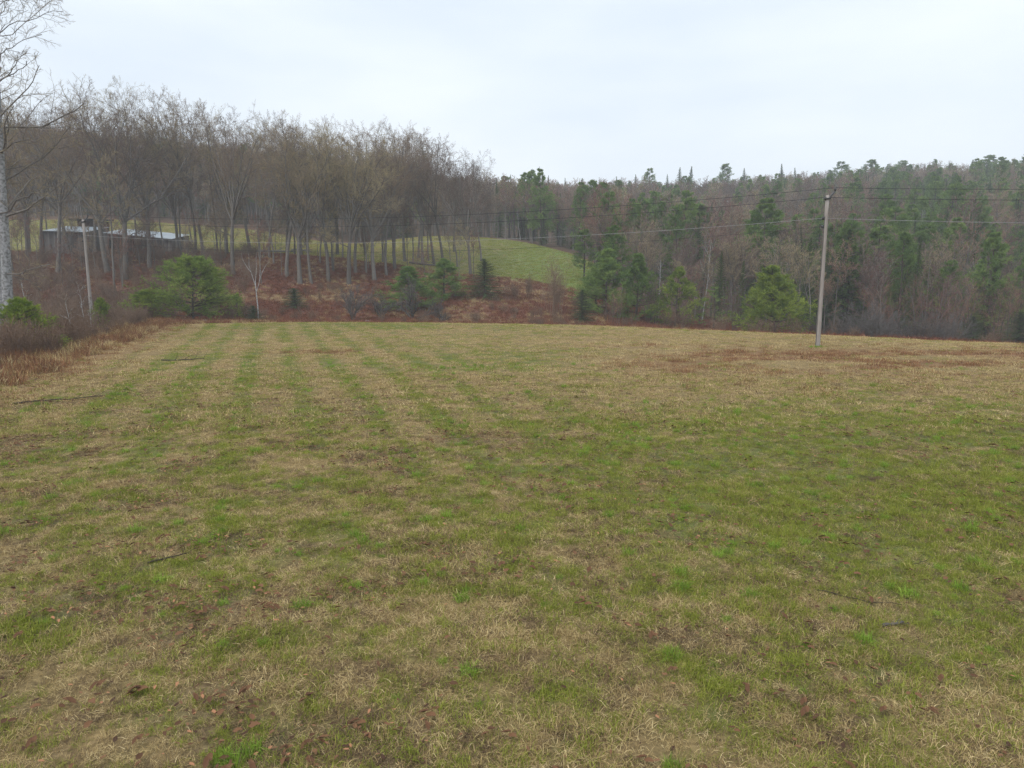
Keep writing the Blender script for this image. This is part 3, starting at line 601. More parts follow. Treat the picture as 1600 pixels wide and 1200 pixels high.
# x, base y, top y, variant, label
ROW = [
 (43, 408, 150, 0, 'bare tree with slanting trunk just beside the big pale poplars'), (65, 402, 158, 2, 'bare tree rising from the bank short of the shed end'),
 (90, 428, 138, 4, 'bare tree with a pale leaning lower trunk in front of the shed corner'), (109, 399, 150, 5, 'bare tree directly before the dark grey shed wall'),
 (168, 427, 140, 3, 'bare forked tree hiding the gap between the two shed roofs'), (197, 437, 146, 1, 'bare tree with straight pale trunk in front of the open shed'),
 (233, 420, 128, 0, 'big bare tree with dark side limb before the tin roof'), (318, 405, 152, 2, 'bare tree rising behind the large bushy pine'),
 (364, 430, 158, 1, 'bare double-trunked tree at the shoulder of the large bushy pine'), (391, 391, 168, 5, 'bare tree standing behind the forked white birch'),
 (448, 433, 178, 2, 'bare tree uphill of the small round spruce bush'), (469, 444, 182, 3, 'stout bare double tree right above the small round spruce bush'),
 (487, 444, 192, 4, 'bare tree just past the stout double tree on the bank'), (513, 440, 198, 0, 'bare tree with a slim grey trunk midway along the bank'),
 (527, 398, 190, 5, 'bare tree standing on the brow of the red bank'), (545, 444, 190, 1, 'bare tree with the palest lower trunk on the red bank'),
 (556, 428, 192, 4, 'bare dark tree behind the palest trunk on the bank'), (585, 438, 196, 3, 'stout bare tree with a low dark limb on the red bank'),
 (604, 431, 196, 4, 'slender bare tree beside the stout one with the low limb'), (617, 421, 198, 1, 'bare tree in the clump uphill of the old apple tree'),
 (633, 409, 197, 0, 'bare tree at the back of the clump above the apple tree'), (660, 411, 200, 2, 'bare tree before the meadow above the apple tree'),
 (679, 416, 214, 5, 'bare twin tree directly behind the dark pine bush'), (692, 416, 222, 2, 'bare tree at the edge of the dark pine bush'),
 (735, 430, 236, 3, 'stout bare tree between the two dark green pines'), (752, 409, 258, 2, 'last and smallest bare tree of the row beside the meadow'),
]
for x, by, ty, vi, lab in ROW:
    X, Y = ground_px(x, by); H = zpx(ty, Y) - float(terrain(X, Y)); s = H / dims(maples[vi])[0]
    plant('maple_tree', maples[vi], X, Y, s, lab, 'tree', 'tall bare trees along the red bank', sxy=s * (.85 + .25 * rng.random()))
BT = ([20, 90, 168, 233, 318, 391, 469, 527, 585, 633, 692, 735, 752], [156, 146, 142, 136, 158, 172, 186, 194, 200, 203, 224, 240, 258])
for q, x in enumerate((28, 122, 262, 290, 336, 412, 434, 462, 503, 566, 610, 648, 706)):
    X, Y = ground_px(x, 400 + 4 * (q % 3)); Y += 2 + 4 * rng.random(); pr = maples[(q * 5 + 1) % 6]; s = (zpx(float(np.interp(x, *BT)) + 6, Y) - float(terrain(X, Y))) / dims(pr)[0]
    plant('maple_tree', pr, X, Y, s, f'rear-rank bare tree topping the bank, {ORD[q]} counted from the poplars', 'tree', 'rear rank of bare trees at the top of the bank', sxy=s * .9)
for q, (x, by, ty, vi) in enumerate(sorted(((181, 462, 235, 0), (22, 440, 165, 1), (77, 388, 170, 0), (140, 402, 162, 1), (258, 400, 170, 1), (284, 408, 176, 0), (340, 398, 172, 0), (405, 402, 190, 0), (428, 412, 196, 1), (500, 412, 205, 1), (521, 424, 215, 0), (572, 428, 208, 1), (598, 410, 205, 0), (645, 412, 212, 1), (670, 408, 216, 0), (715, 418, 240, 1), (535, 404, 205, 0), (460, 398, 195, 0), (480, 396, 198, 1), (352, 402, 178, 1), (300, 396, 172, 1), (215, 398, 165, 0)))):
    X, Y = ground_px(x, by); s = (zpx(ty, Y) - float(terrain(X, Y))) / dims(thin[vi])[0]
    plant('slender_tree', thin[vi], X, Y, s, f'thin bare understorey tree on the bank, {ORD[q]} counted from the poplars', 'tree', 'thin trees among the row on the bank', sxy=min(s, 1.05))

# ------------------------------------------------------------------ woods on the hills
low_hw = [hardwood(17, .14, 11, .2, .34, 32, twig=False, dens=.9, mats=('bark', m), lean=.04, limb_len=.44, thick=1.9) for m in ('twig', 'redtwig', 'twig', 'redtwig', 'twig')]
tall_pine = [pine(20, 7.5, .34, .18, 1.15, 7, 10, power=.55, tl=.42, gap=.18, belly=.5, tuftn=10, tw=.06), pine(20, 6.5, .28, .22, 1.05, 7, 10, power=.6, tl=.42, gap=.15, belly=.45, tuftn=10, tw=.06), pine(20, 8, .2, .15, 1.3, 8, 11, power=.75, tl=.42, gap=.12, belly=.35, tuftn=11, tw=.06)]
spruces = [spruce(12, 4.2, n=230, tl=.36), spruce(12, 3.6, n=210, ragged=.45, tl=.36), spruce(12, 5.0, n=260, power=.8, tl=.36)]

conifers = []   # x, Y, top y, kind, width px or None, label
SK = 312
named = [
 (910, 120, 357, 'pine', 3.6, 'narrow light green pine at the lower tip of the meadow'), (960, 101, 350, 'pine', 5.0, 'dark crowned pine topping the cluster beside the meadow'),
 (946, 92, 386, 'young', 6.0, 'broad blue-green pine at the front of the cluster beside the meadow'), (992, 90, 393, 'young', 5.4, 'mid-green bushy pine at the pole side of the cluster'),
 (930, 97, 412, 'young', 4.0, 'smaller dark pine on the meadow side of the cluster'),
 (1052, 87, 414, 'yellow', 4.8, 'yellow-green young pine standing alone before the brown woods'), (1112, 88, 446, 'sparse', 4.4, 'sparse dark green pine with drooping boughs between two brighter pines'),
 (1207, 80, 411, 'yellow2', 6.6, 'largest broad young pine at the field edge near the utility pole'), (1190, 111, 303, 'tier', 8.0, 'tall pine with flat tiered boughs behind the broad young pine'),
 (1310, 92, 358, 'spruce', 7.0, 'tallest dark spruce just past the utility pole'), (1335, 95, 380, 'spruce', 6.2, 'dark spruce leaning on the tallest one past the pole'), (1292, 96, 398, 'spruce', 4.0, 'dark spruce half hidden behind the utility pole'),
 (1358, 101, 352, 'pine', 5.0, 'dull green pine above the spruces past the pole'), (1380, 104, 392, 'spruce', 4.2, 'spiky dark spruce above the grey shrub thicket'), (1400, 108, 400, 'spruce', 3.6, 'slim spruce beyond the grey shrub thicket'),
 (1418, 112, 378, 'spruce', 4.6, 'bushy spruce high behind the grey shrubs'), (1463, 116, 388, 'pine', 5.5, 'rounded green pine in the middle of the reddish saplings'), (1532, 86, 410, 'spruce', 3.2, 'lone narrow spruce among grey trees toward the frame edge'),
 (1090, 99, 396, 'spire', 1.5, 'thin black-green spire beside the white dead snag'), (1247, 102, 352, 'spire', 1.6, 'thin dark spire between the tiered pine and the pole'), (1235, 101, 392, 'spire', 1.9, 'short dark spire above the broad young pine'),
 (870, 172, 306, 'pine', 5.0, 'dark pine rising above the far edge of the meadow'), (893, 168, 352, 'spruce', 5.0, 'dark spruce at the far corner of the meadow'), (815, 176, 318, 'spire', 2.4, 'thin spruce spire behind the meadow crest'), (834, 178, 308, 'spire', 2.2, 'second thin spruce spire behind the meadow crest'),
 (1265, 128, 336, 'pine', 5.5, 'hazy pine right behind the head of the utility pole'), (1475, 150, 305, 'tier', 8.5, 'broad hazy pine on the upper slope by the wires'), (1085, 135, 318, 'pine', 6, 'soft green pine halfway up the wooded slope'), (1570, 140, 350, 'pine', 6, 'bluish pine on the slope at the frame edge'),
]
sky_x = [(798, 272, 3.2), (828, 263, 6.5), (853, 274, 3), (880, 278, 3), (905, 278, 6), (935, 280, 4), (959, 276, 4), (985, 272, 3.5), (1003, 262, 6.5), (1033, 272, 3.5), (1051, 261, 5), (1065, 259, 6), (1118, 255, 6.5), (1148, 262, 4), (1207, 256, 4.5), (1227, 262, 4), (1298, 250, 8.5), (1336, 248, 8.5), (1377, 250, 8.5), (1432, 258, 4.5), (1460, 254, 6), (1482, 250, 5.5), (1512, 241, 9), (1526, 250, 4), (1552, 256, 5), (1592, 241, 11)]
young_dark = [pine(7, 4.8, .05, .36, .58, 8, 10, tl=.26, tuftn=10, power=.9, belly=.18, gap=.08, tw=.03) for _ in range(2)]
young_yel = [pine(7, 5.6, .10, .36, .62, 7, 10, mats=('pinebark', 'yellowpine'), tl=.26, tuftn=10, power=.95, belly=.2, gap=.12, tw=.03), pine(7, 6.2, .04, .32, .5, 10, 12, mats=('pinebark', 'yellowpine'), tl=.25, tuftn=12, power=.85, belly=.16, gap=.0, tw=.03)]
sparse = [pine(8, 4.6, .2, .0, .7, 5, 6, droop=.25, tl=.28, gap=.3, tuftn=7, tw=.03)]
spire = [spruce(12, 1.6, n=130, tl=.3)]
CON = {'pine': (tall_pine, 20, (7.5, 6.5, 8)), 'tier': ([tall_pine[2]], 20, (8,)), 'young': (young_dark, 7, (4.8, 4.8)), 'yellow': ([young_yel[0]], 7, (5.6,)), 'yellow2': ([young_yel[1]], 7, (6.2,)), 'sparse': (sparse, 8, (4.6,)), 'spruce': (spruces, 12, (3.6, 3.0, 4.2)), 'spire': (spire, 12, (1.6,))}
def conifer(x, Y, ty, kind, W, label, group):
    X = at_px(x, Y); z = float(terrain(X, Y)); H = zpx(ty, Y) - z; pool, H0, W0 = CON[kind]; i = rng.integers(len(pool))
    nm = {'spruce': 'spruce_tree', 'spire': 'spruce_tree'}.get(kind, 'pine_tree')
    return plant(nm, pool[i], X, Y, H / dims(pool[i])[0], label, 'conifer', group, sxy=1.22 * W / dims(pool[i])[1])
taken = []
for x, Y, ty, kind, W, lab in named:
    conifer(x, Y, ty, kind, W, lab, 'conifers standing in front of the woods'); taken.append((at_px(x, Y), Y))
for q, (x, ty, W) in enumerate(sky_x):
    Y = SK + rng.normal(0, 6); conifer(x, Y, ty, 'pine' if W > 6.3 else 'spruce', W * (1 if W > 6.3 else 1.15), f'hazy conifer on the ridge skyline, {ORD[q]} counted from the meadow side', 'conifers along the ridge skyline')

# random woods
nW = 9500
Yr = np.sqrt(72 ** 2 + (365 ** 2 - 72 ** 2) * rng.random(nW)); Xr = (rng.random(nW) * 2 - 1) * .98 * Yr
ok = (Yr > forest_front(Xr, Yr)) & ~is_meadow(Xr, Yr)
dens = np.where(Yr < forest_front(Xr, Yr) + 25, 1.0, .62); ok &= rng.random(nW) < dens
# keep the open bank and the meadow clear
Xr = Xr[ok]; Yr = Yr[ok]; o_ = np.argsort(Yr - forest_front(Xr, Yr)); Xr = Xr[o_]; Yr = Yr[o_]; ur = ratio(Xr, Yr)
pc = np.interp(ur, [-.8, -.2, 0, .15, .35, .55, .9], [.10, .07, .16, .28, .35, .58, .62]) * np.where(Yr < forest_front(Xr, Yr) + 12, .45, 1.0) * (.3 + 1.4 * fbm(Xr / 22, Yr / 22, 71))
isc = rng.random(len(Xr)) < pc
hh = np.where(ur < -.12, 15.5, np.interp(Yr, [90, 130, 240, 300], [10.5, 13.0, 13, 10.5])) * (.75 + .5 * rng.random(len(Xr)))
vis = np.abs(ur) < .78
hw = np.nonzero(~isc & vis)[0]; cn = np.nonzero(isc & vis)[0]
hw_ind = set(hw[:210].tolist()); cn_ind = set(cn[:90].tolist())
def where_label(u, what):
    if u < .12: return f'{what} in the brown woods behind the meadow', f'{what} behind the meadow'
    if u < .44: return f'{what} in the woods between the meadow tip and the utility pole', f'{what} short of the utility pole'
    return f'{what} in the mixed woods beyond the utility pole', f'{what} beyond the utility pole'
for i in sorted(hw_ind):
    pr = low_hw[rng.integers(len(low_hw))]; lab, grp = where_label(ur[i], 'slim bare tree'); s = hh[i] / dims(pr)[0]
    plant('woodland_tree', pr, float(Xr[i]), float(Yr[i]), s, lab, 'tree', grp)
for i in sorted(cn_ind):
    sp = rng.random() < .5; H = hh[i] * (.95 if sp else 1.12); lab, grp = where_label(ur[i], 'dark conifer')
    if sp: plant('spruce_tree', spruces[rng.integers(3)], float(Xr[i]), float(Yr[i]), H / 12, lab, 'conifer', grp)
    else: plant('pine_tree', tall_pine[rng.integers(3)], float(Xr[i]), float(Yr[i]), H / 20, lab, 'conifer', grp)
rest_h = np.array([i for i in np.nonzero(~isc)[0] if i not in hw_ind]); rest_c = np.array([i for i in np.nonzero(isc)[0] if i not in cn_ind])
src_h = [joined(p, 'woods_hardwood') for p in low_hw]; src_c = [joined(p, 'woods_conifer') for p in spruces + tall_pine]
scatter('bare_forest', src_h, lay(Xr[rest_h], Yr[rest_h]), rng.random(len(rest_h)) * 6.283, hh[rest_h] / 15.5, 'hazy mass of leafless brown woods covering the hills', 'forest')
ci = rng.integers(0, 6, len(rest_c)); hs = hh[rest_c] * np.where(ci < 3, .95, 1.12) / np.where(ci < 3, 12, 20)
scatter('conifer_forest', src_c, lay(Xr[rest_c], Yr[rest_c]), rng.random(len(rest_c)) * 6.283, hs, 'hazy dark conifers mixed through the far wooded hills', 'forest', idx=ci)
print('woods', len(rest_h), len(rest_c))

vx = -105 + 118 * rng.random(1400); vy = 88 + 38 * rng.random(1400); k = (vy > 92 + 6 * fbm(vx / 8, vy / 8, 95)) & (vy < meadow_lo(vx, vy) + 3) & (ratio(vx, vy) < -.02) & (rng.random(1400) < np.interp(ratio(vx, vy), [-.9, -.5, -.3, -.05], [.07, .06, .08, .05]))
scatter('bank_sapling_undergrowth', src_h, lay(vx[k], vy[k]), rng.random(k.sum()) * 6.283, np.stack([.32 + .2 * rng.random(k.sum())] * 2 + [.3 + .38 * rng.random(k.sum())], 1), 'thin brown saplings veiling the bank between the tall trunks', 'saplings')

# ------------------------------------------------------------------ single plants by the field
def young(x, Y, H, W, pair, H0, W0, nm, label, cat='conifer'):
    return plant(nm, pair, at_px(x, Y), Y, H / dims(pair)[0], label, cat, None, sxy=1.22 * W / dims(pair)[1])
bush1 = pine(7, 7.4, .10, .40, .55, 10, 13, mats=('pinebark', 'warmpine'), tl=.24, tuftn=14, power=.62, belly=.3, tw=.026)
lobe = pine(3.4, 3.2, .05, .4, .3, 7, 8, mats=('pinebark', 'yellowpine'), tl=.2, tuftn=10, power=.5, belly=.4, tw=.02)
def px_h(ty, x, Y): X = at_px(x, Y); return zpx(ty, Y) - float(terrain(X, Y))
young(308, 73, px_h(394, 308, 73), 6.9, bush1, 7, 8.4, 'pine_tree', 'large round bushy pine at the far edge of the field')
young(231, 70, px_h(449, 231, 70), 3.3, lobe, 3.4, 3.2, 'pine_tree', 'small yellow-green pine crowding the large bushy pine')
young(50, 42, px_h(460, 50, 42), 2.5, lobe, 3.4, 3.2, 'pine_tree', 'bright green pine sapling at the foot of the pale poplars')
spr_round = spruce(2.6, 2.6, n=190, tl=.32, power=.5, ragged=.2, tw=.03)
young(466, 87, 2.6, 2.9, spr_round, 2.6, 2.6, 'spruce_tree', 'small round spruce bush on the red bank')
young(402, 76, px_h(477, 402, 76), 1.9, spr_round, 2.6, 2.6, 'spruce_tree', 'tiny dark spruce at the foot of the forked white birch')
young(640, 88, px_h(414, 640, 88), 6.4, young_dark[0], 7, 4.8, 'pine_tree', 'wide dull green pine behind the old apple tree')
young(697, 95, px_h(402, 697, 95), 5.0, young_dark[1], 7, 4.8, 'pine_tree', 'dense dark green pine right beside the apple tree')
spr_bush = spruce(5, 3.9, n=230, tl=.34, power=.6, ragged=.25, mats=('pinebark', 'spruce'), tw=.035)
young(758, 97, px_h(404, 758, 97), 5.0, spr_bush, 5, 3.9, 'spruce_tree', 'cone-shaped dark green spruce alone on the bank below the meadow')
young(908, 84, px_h(453, 908, 84), 2.9, spr_bush, 5, 3.9, 'spruce_tree', 'small dark spruce before the bare sapling clump')
young(1512, 80, px_h(494, 1512, 80), 2.9, spr_bush, 5, 3.9, 'spruce_tree', 'low green spruce bush before the lone narrow spruce')
young(1585, 76, px_h(487, 1585, 76), 4.4, spr_bush, 5, 3.9, 'spruce_tree', 'wide green spruce bush where the field meets the frame edge')
young(85, 40, 1.1, 1.5, lobe, 3.4, 3.2, 'pine_tree', 'low dull green shrubby pine in the brush under the bright sapling')
young(163, 60, px_h(462, 163, 60), 1.3, lobe, 3.4, 3.2, 'pine_tree', 'thin olive pine sapling in the brush beyond the wooden pole')
young(376, 80, px_h(455, 376, 80), 1.4, lobe, 3.4, 3.2, 'pine_tree', 'small yellowish sapling between the bushy pine and the birch')

# forked white birch
def birch_fork():
    T = Geo(); C = Geo()
    tr = np.array([[[0, 0, -.2], [.02, 0, 1.5], [-.08, 0, 3.0], [-.15, .05, 4.2]]]); T.tubes(tr, np.array([[.085, .075, .06, .048]]), 8)
    br = [[(-.12, 0, 3.6), (-.5, .1, 4.6), (-.85, .1, 5.7), (-.8, .15, 6.6), (-1.0, .2, 7.4)], [(-.12, .03, 4.1), (.0, 0, 4.7), (.1, .1, 5.6), (.05, .2, 6.3), (.18, .2, 7.0)], [(-.06, 0, 3.0), (.4, -.1, 4.0), (.6, -.1, 5.2), (.62, 0, 6.4), (.75, .1, 7.6)], [(.45, -.1, 4.2), (.8, 0, 5.0), (1.2, .1, 5.6), (1.5, .1, 5.9), (1.8, .1, 6.1)], [(-.6, .1, 5.0), (-.9, -.2, 5.4), (-1.3, -.3, 6.0), (-1.5, -.3, 6.4), (-1.6, -.2, 6.9)]]
    B = np.array(br, float); RB = np.repeat(np.array([[.042, .033, .026, .018, .008]]), 5, 0); T.tubes(B, RB, 6)
    L1, R1 = sprout(B, RB, 7, .35, .98, 40, 10, .3, .4, .06, .12, 4, .5); C.tubes(L1, np.maximum(R1, .007), 3)
    L2, R2 = sprout(L1, R1, 5, .2, .98, 40, 10, .5, .4, .03, .12, 3, .6); C.tubes(L2, np.maximum(R2, .005), 3)
    return T.mesh('birch_trunk', M['birch']), C.mesh('birch_crown', M['twig'])
bf = birch_fork(); s = px_h(386, 408, 76) / 7.5
plant('birch_tree', bf, at_px(408, 76), 76, s, 'forked white birch standing at the edge of the field', 'birch', rz=0.0, sxy=s * .8)

# two pale poplars at the frame edge; big limbs traced from life, the rest grown
def poplar(H, r0, mat, base, lean, limbs):
    T = Geo(); B = Geo(); C = Geo(); k = 12
    P = bend_line(np.zeros((1, 3)), np.array([[lean, 0, 1.0]]), H * .92, k, .0, .008); P[:, 0, 2] = -.4
    Rr = r0 * np.array([[1.2] + list(np.linspace(1, .16, k - 1))]); T.tubes(P, Rr, 14)
    big = []
    for pts, r in limbs:
        q = np.array([[(x - 800) / FPX * (base[1] + dy) * 1.02 - base[0], dy, zpx(y, base[1] + dy)] for x, y, dy in pts]); t = np.linspace(0, 1, len(q)); tt = np.linspace(0, 1, 9)
        c = np.stack([np.interp(tt, t, q[:, i]) for i in range(3)], 1); c[1:-1] += rng.normal(0, .06, (7, 3)); j = np.argmin(np.abs(P[0, :, 2] - c[0, 2])); c[0] = P[0, j]; big.append((c, r * np.linspace(1, .35, 9)))
    L1, R1 = sprout(P, Rr, 20, .24, .97, 58, 12, .22, .2, .03, .16, 9, .32)
    if big: L1 = np.concatenate([L1, np.array([b[0] for b in big])]); R1 = np.concatenate([R1, np.array([b[1] for b in big])])
    B.tubes(L1, np.maximum(R1, .02), 6)
    L2, R2 = sprout(L1, R1, 7, .25, .98, 45, 12, .42, .4, .04, .2, 6, .55); B.tubes(L2, np.maximum(R2, .012), 4)
    L3, R3 = sprout(L2, R2, 5, .2, .98, 42, 12, .48, .4, .03, .18, 4, .65); C.tubes(L3, np.maximum(R3, .008), 3)
    L4, R4 = sprout(L3, R3, 4, .2, .98, 42, 12, .5, .4, .02, .14, 3, .7); C.tubes(L4, np.maximum(R4, .005), 3)
    return T.mesh('poplar_trunk', mat), B.mesh('poplar_limbs', M['bark']), C.mesh('poplar_crown', M['twig'])
LIMBS = [([(17, 258, 0), (40, 240, -.5), (68, 220, -1), (100, 222, -1.5)], .075), ([(26, 205, 0), (65, 197, .5), (112, 201, 1), (150, 180, 1.2), (175, 162, 1)], .085), ([(20, 312, 0), (33, 285, .4), (36, 262, .8), (52, 248, 1)], .06),
         ([(22, 337, 0), (50, 331, -.8), (76, 305, -1.4), (98, 303, -2)], .055), ([(20, 425, 0), (60, 427, -.6), (68, 424, -1), (104, 413, -1.6)], .05), ([(22, 432, 0), (50, 433, .8), (70, 438, 1.2), (86, 455, 1.5)], .04), ([(16, 205, 0), (28, 180, .5), (42, 150, 1), (60, 105, 1.5)], .10), ([(14, 215, 0), (2, 190, -.5), (-20, 150, -1)], .09), ([(19, 275, 0), (60, 262, 1), (105, 258, 1.5), (122, 262, 2)], .045)]
xp = at_px(20, 47); plant('poplar_tree', poplar(26, .33, M['palebark'], (xp, 47), .068, LIMBS), xp, 47, 1.0, 'tall grey-barked poplar with spreading dark limbs at the field corner', 'tree', rz=0.0, parts=('trunk', 'limbs', 'crown'))
xp = at_px(6, 49); plant('poplar_tree', poplar(26, .36, M['birch'], (xp, 49), .075, []), xp, 49, 1.0, 'tall whitish poplar trunk cut by the frame edge', 'tree', rz=0.0, parts=('trunk', 'limbs', 'crown'))

# old apple tree, dark round shrubs, sapling clumps
apple = shrub(5, 4.0, 50, ('greyshrub', 'greyshrub'), .09, (11, 8, 5), .16, .1, .0, 2.3)
def bushy(nm, pair, x, Y, s, label, cat='shrub', group=None, sxy=None): return plant(nm, pair, at_px(x, Y), Y, s, label, cat, group, sxy=sxy, parts=('stems', 'twigs'))
bushy('apple_tree', apple, 645, 82, 1.25, 'old grey spreading apple tree in front of the dull green pine', 'tree', sxy=1.15)
crab = shrub(6, 3.6, 48, ('bark', 'greyshrub'), .075, (11, 8, 5), .14, .12, .0, 2.0)
bushy('leafless_shrub', crab, 553, 80, 1.35, 'round dark leafless shrub with crooked stem below the palest trunk', sxy=1.2)
bushy('leafless_shrub', crab, 598, 82, .9, 'hazy grey leafless shrub beside the round crooked one', sxy=1.2)
bushy('leafless_shrub', apple, 690, 80, .7, 'low grey tangled shrub under the dense dark pine')
clump = shrub(22, 5.5, 14, ('brush', 'brush'), .03, (7, 5, 4), .07, .9, .08, 1.6)
bushy('sapling_clump', clump, 866, 88, 1.25, 'tall clump of bare brown saplings left of the small dark spruce'.replace('left of', 'beside'), sxy=1.1)
bushy('sapling_clump', clump, 827, 98, .65, 'small clump of bare saplings against the green meadow', sxy=.5)
bushy('sapling_clump', clump, 800, 96, .5, 'low bare sapling clump next to the cone-shaped spruce', sxy=.8)
grey = shrub(26, 3.6, 55, ('greyshrub', 'greyshrub'), .03, (7, 6, 4), .14, .7, .0, 1.7)
for x, Y, s, lab in ((1345, 76, 1.25, 'big grey tangled thicket at the field edge beside the utility pole'), (1378, 75, 1.0, 'grey tangled shrub adjoining the big thicket'), (1425, 74, .9, 'grey shrub below the slim spruces'), (1262, 80, .85, 'grey shrub between the broad pine and the utility pole'), (1318, 77, .8, 'low grey shrub just behind the utility pole'), (1470, 74, 1.0, 'dull grey shrub under the reddish saplings')):
    bushy('grey_shrub', grey, x, Y, s, lab)
redsap = shrub(12, 7, 16, ('greyshrub', 'redtwig'), .035, (6, 5, 3), .07, 1.4, .08, 1.4)
for x, Y, s, lab in ((1375, 82, 1.0, 'reddish sapling clump behind the big grey thicket'), (1440, 80, 1.2, 'broad reddish sapling clump in the middle of the bare wood edge'), (1490, 82, 1.1, 'reddish sapling clump beside the lone narrow spruce'), (1560, 82, 1.0, 'brown sapling clump close to the wide spruce bush'), (1140, 86, .9, 'brown sapling clump between the sparse pine and the broad pine'), (1075, 92, 1.0, 'reddish sapling clump behind the yellow-green pine'), (1020, 88, .8, 'brown sapling clump between the cluster and the yellow-green pine'), (960, 84, .6, 'low brown sapling clump under the pine cluster')):
    bushy('sapling_clump', redsap, x, Y, s, lab)
# white dead snags / birches in the woods
wb = hardwood(12, .07, 7, 0, .45, 30, twig=False, dens=.5, mats=('birch', 'greyshrub'), limb_len=.25)
for x, Y, ty, lab in ((1027, 92, 385, 'slim white birch rising over the yellow-green pine'), (1094, 97, 350, 'white snag of a dead birch beside the thin dark spire'), (813, 170, 318, 'tall white birch stem behind the meadow'), (1500, 90, 385, 'pale birch stem beside the lone narrow spruce'), (1420, 150, 310, 'white birch high on the slope under the wires')):
    X = at_px(x, Y); plant('birch_tree', wb, X, Y, (zpx(ty, Y) - float(terrain(X, Y))) / 11.8, lab, 'birch', sxy=1.0)
sb = hardwood(5, .035, 6, 0, .4, 35, twig=False, dens=.5, mats=('birch', 'brush'), limb_len=.25)
for x, Y, H, lab in ((117, 46, 3.6, 'crooked white birch sapling in the brush before the wooden pole'), (139, 55, 4.6, 'white birch sapling touching the wooden pole'), (149, 52, 3.4, 'short white birch sapling just past the wooden pole'), (52, 55, 5.5, 'white birch sapling rising behind the bright pine sapling')):
    plant('birch_sapling', sb, at_px(x, Y), Y, H / 5, lab, 'birch')

# ------------------------------------------------------------------ brush, bracken and tall grass
def region(n, x0, x1, y0, y1, f):
    X = x0 + (x1 - x0) * rng.random(n); Y = y0 + (y1 - y0) * rng.random(n); k = f(X, Y); return X[k], Y[k]
fr = []
for _ in range(4):
    G = Geo(); n = 46; G.blades(disc(n, .45), lean_dirs(n, 15, 82), .2 + .42 * rng.random(n), .02 + .035 * rng.random(n), .2 + .7 * rng.random(n))
    n = 10; G.blades(disc(n, .4), lean_dirs(n, 0, 35), .4 + .4 * rng.random(n), np.full(n, .008), .1 * rng.random(n)); fr.append(G.mesh('bracken_clump', M['bracken']))
bank = lambda X, Y: (Y > field_edge(X, Y) - .3) & (Y < meadow_lo(X, Y) + 1) & (Y < forest_front(X, Y) + 6) & (ratio(X, Y) > -1.0)
X, Y = region(60000, -115, 70, 44, 130, bank); k = rng.random(len(X)) < .25 + .75 * sstep(.38, .6, fbm(X / 6, Y / 4, 63) * 0 + 1 - fbm(X / 5, Y / 4, 73))
X = X[k]; Y = Y[k]
scatter('bracken_undergrowth', fr, lay(X, Y), rng.random(len(X)) * 6.283, .5 + .7 * rng.random(len(X)), 'rusty dead bracken covering the bank beyond the field', 'bracken')
tg = [tuft('tall_straw', M['straw'], 60, .4, (.25, .6), (.01, .018), (0, 45), (.1, .7)) for _ in range(3)] + [tuft('tall_rust', M['rust'], 60, .4, (.25, .65), (.01, .018), (0, 45), (.1, .7)) for _ in range(3)]
X, Y = region(16000, -115, 40, 60, 118, bank); k = fbm(X / 5, Y / 4, 73) > .47; X = X[k]; Y = Y[k]
scatter('bank_grass', tg, lay(X, Y), rng.random(len(X)) * 6.283, .5 + .5 * rng.random(len(X)), 'dry tan grass between the bracken on the bank', 'grass')
lf = lambda X, Y: (X < left_edge(Y) + .7 + .8 * fbm(X, Y, 75)) & (X > left_edge(Y) - 16) & (Y < field_edge(X, Y) + 10)
X, Y = region(9000, -65, -15, 20, 76, lf); dl = left_edge(Y) - X; k = rng.random(len(X)) < np.where(dl < 3.0, 1, .35); X = X[k]; Y = Y[k]
scatter('edge_grass', tg, lay(X, Y), rng.random(len(X)) * 6.283, .7 + .7 * rng.random(len(X)), 'tall orange-brown dead grass along the brushy field edge', 'grass', idx=np.where(rng.random(len(X)) < .35, rng.integers(0, 3, len(X)), rng.integers(3, 6, len(X))))
br = [joined(shrub(16, 1.7, 30, ('brush', 'brush'), .012, (5, 4, 2), .1, .5, .04, 1.25), 'brush_clump') for _ in range(4)]
lb = lambda X, Y: (X < left_edge(Y) - 1.0) & (X > left_edge(Y) - 24) & (Y < 84) & (Y > 24)
X, Y = region(1500, -75, -15, 24, 84, lb)
scatter('edge_undergrowth', br, lay(X, Y), rng.random(len(X)) * 6.283, .6 + .6 * rng.random(len(X)), 'purple-brown brush filling the field corner under the poplars', 'brush')
X, Y = region(640, -115, -25, 76, 116, lambda X, Y: bank(X, Y) & (ratio(X, Y) < -.44 + .12 * fbm(X / 6, Y / 6, 79)))
scatter('slope_undergrowth', br, lay(X, Y), rng.random(len(X)) * 6.283, .8 + .9 * rng.random(len(X)), 'brown saplings and brush on the bank below the shed', 'brush')
X, Y = region(200, -45, 22, 73, 100, lambda X, Y: bank(X, Y) & (fbm(X / 5, Y / 4, 83) > .5))
scatter('bank_undergrowth', br, lay(X, Y), rng.random(len(X)) * 6.283, .4 + .6 * rng.random(len(X)), 'low grey-brown brush scattered over the rusty bank', 'brush')
X, Y = region(70, 8, 75, 58, 104, lambda X, Y: (Y > field_edge(X, Y) + 6) & (ratio(X, Y) > .13))
scatter('woodside_undergrowth', br, lay(X, Y), rng.random(len(X)) * 6.283, .9 + 1.0 * rng.random(len(X)), 'grey-brown brush along the foot of the woods', 'brush')

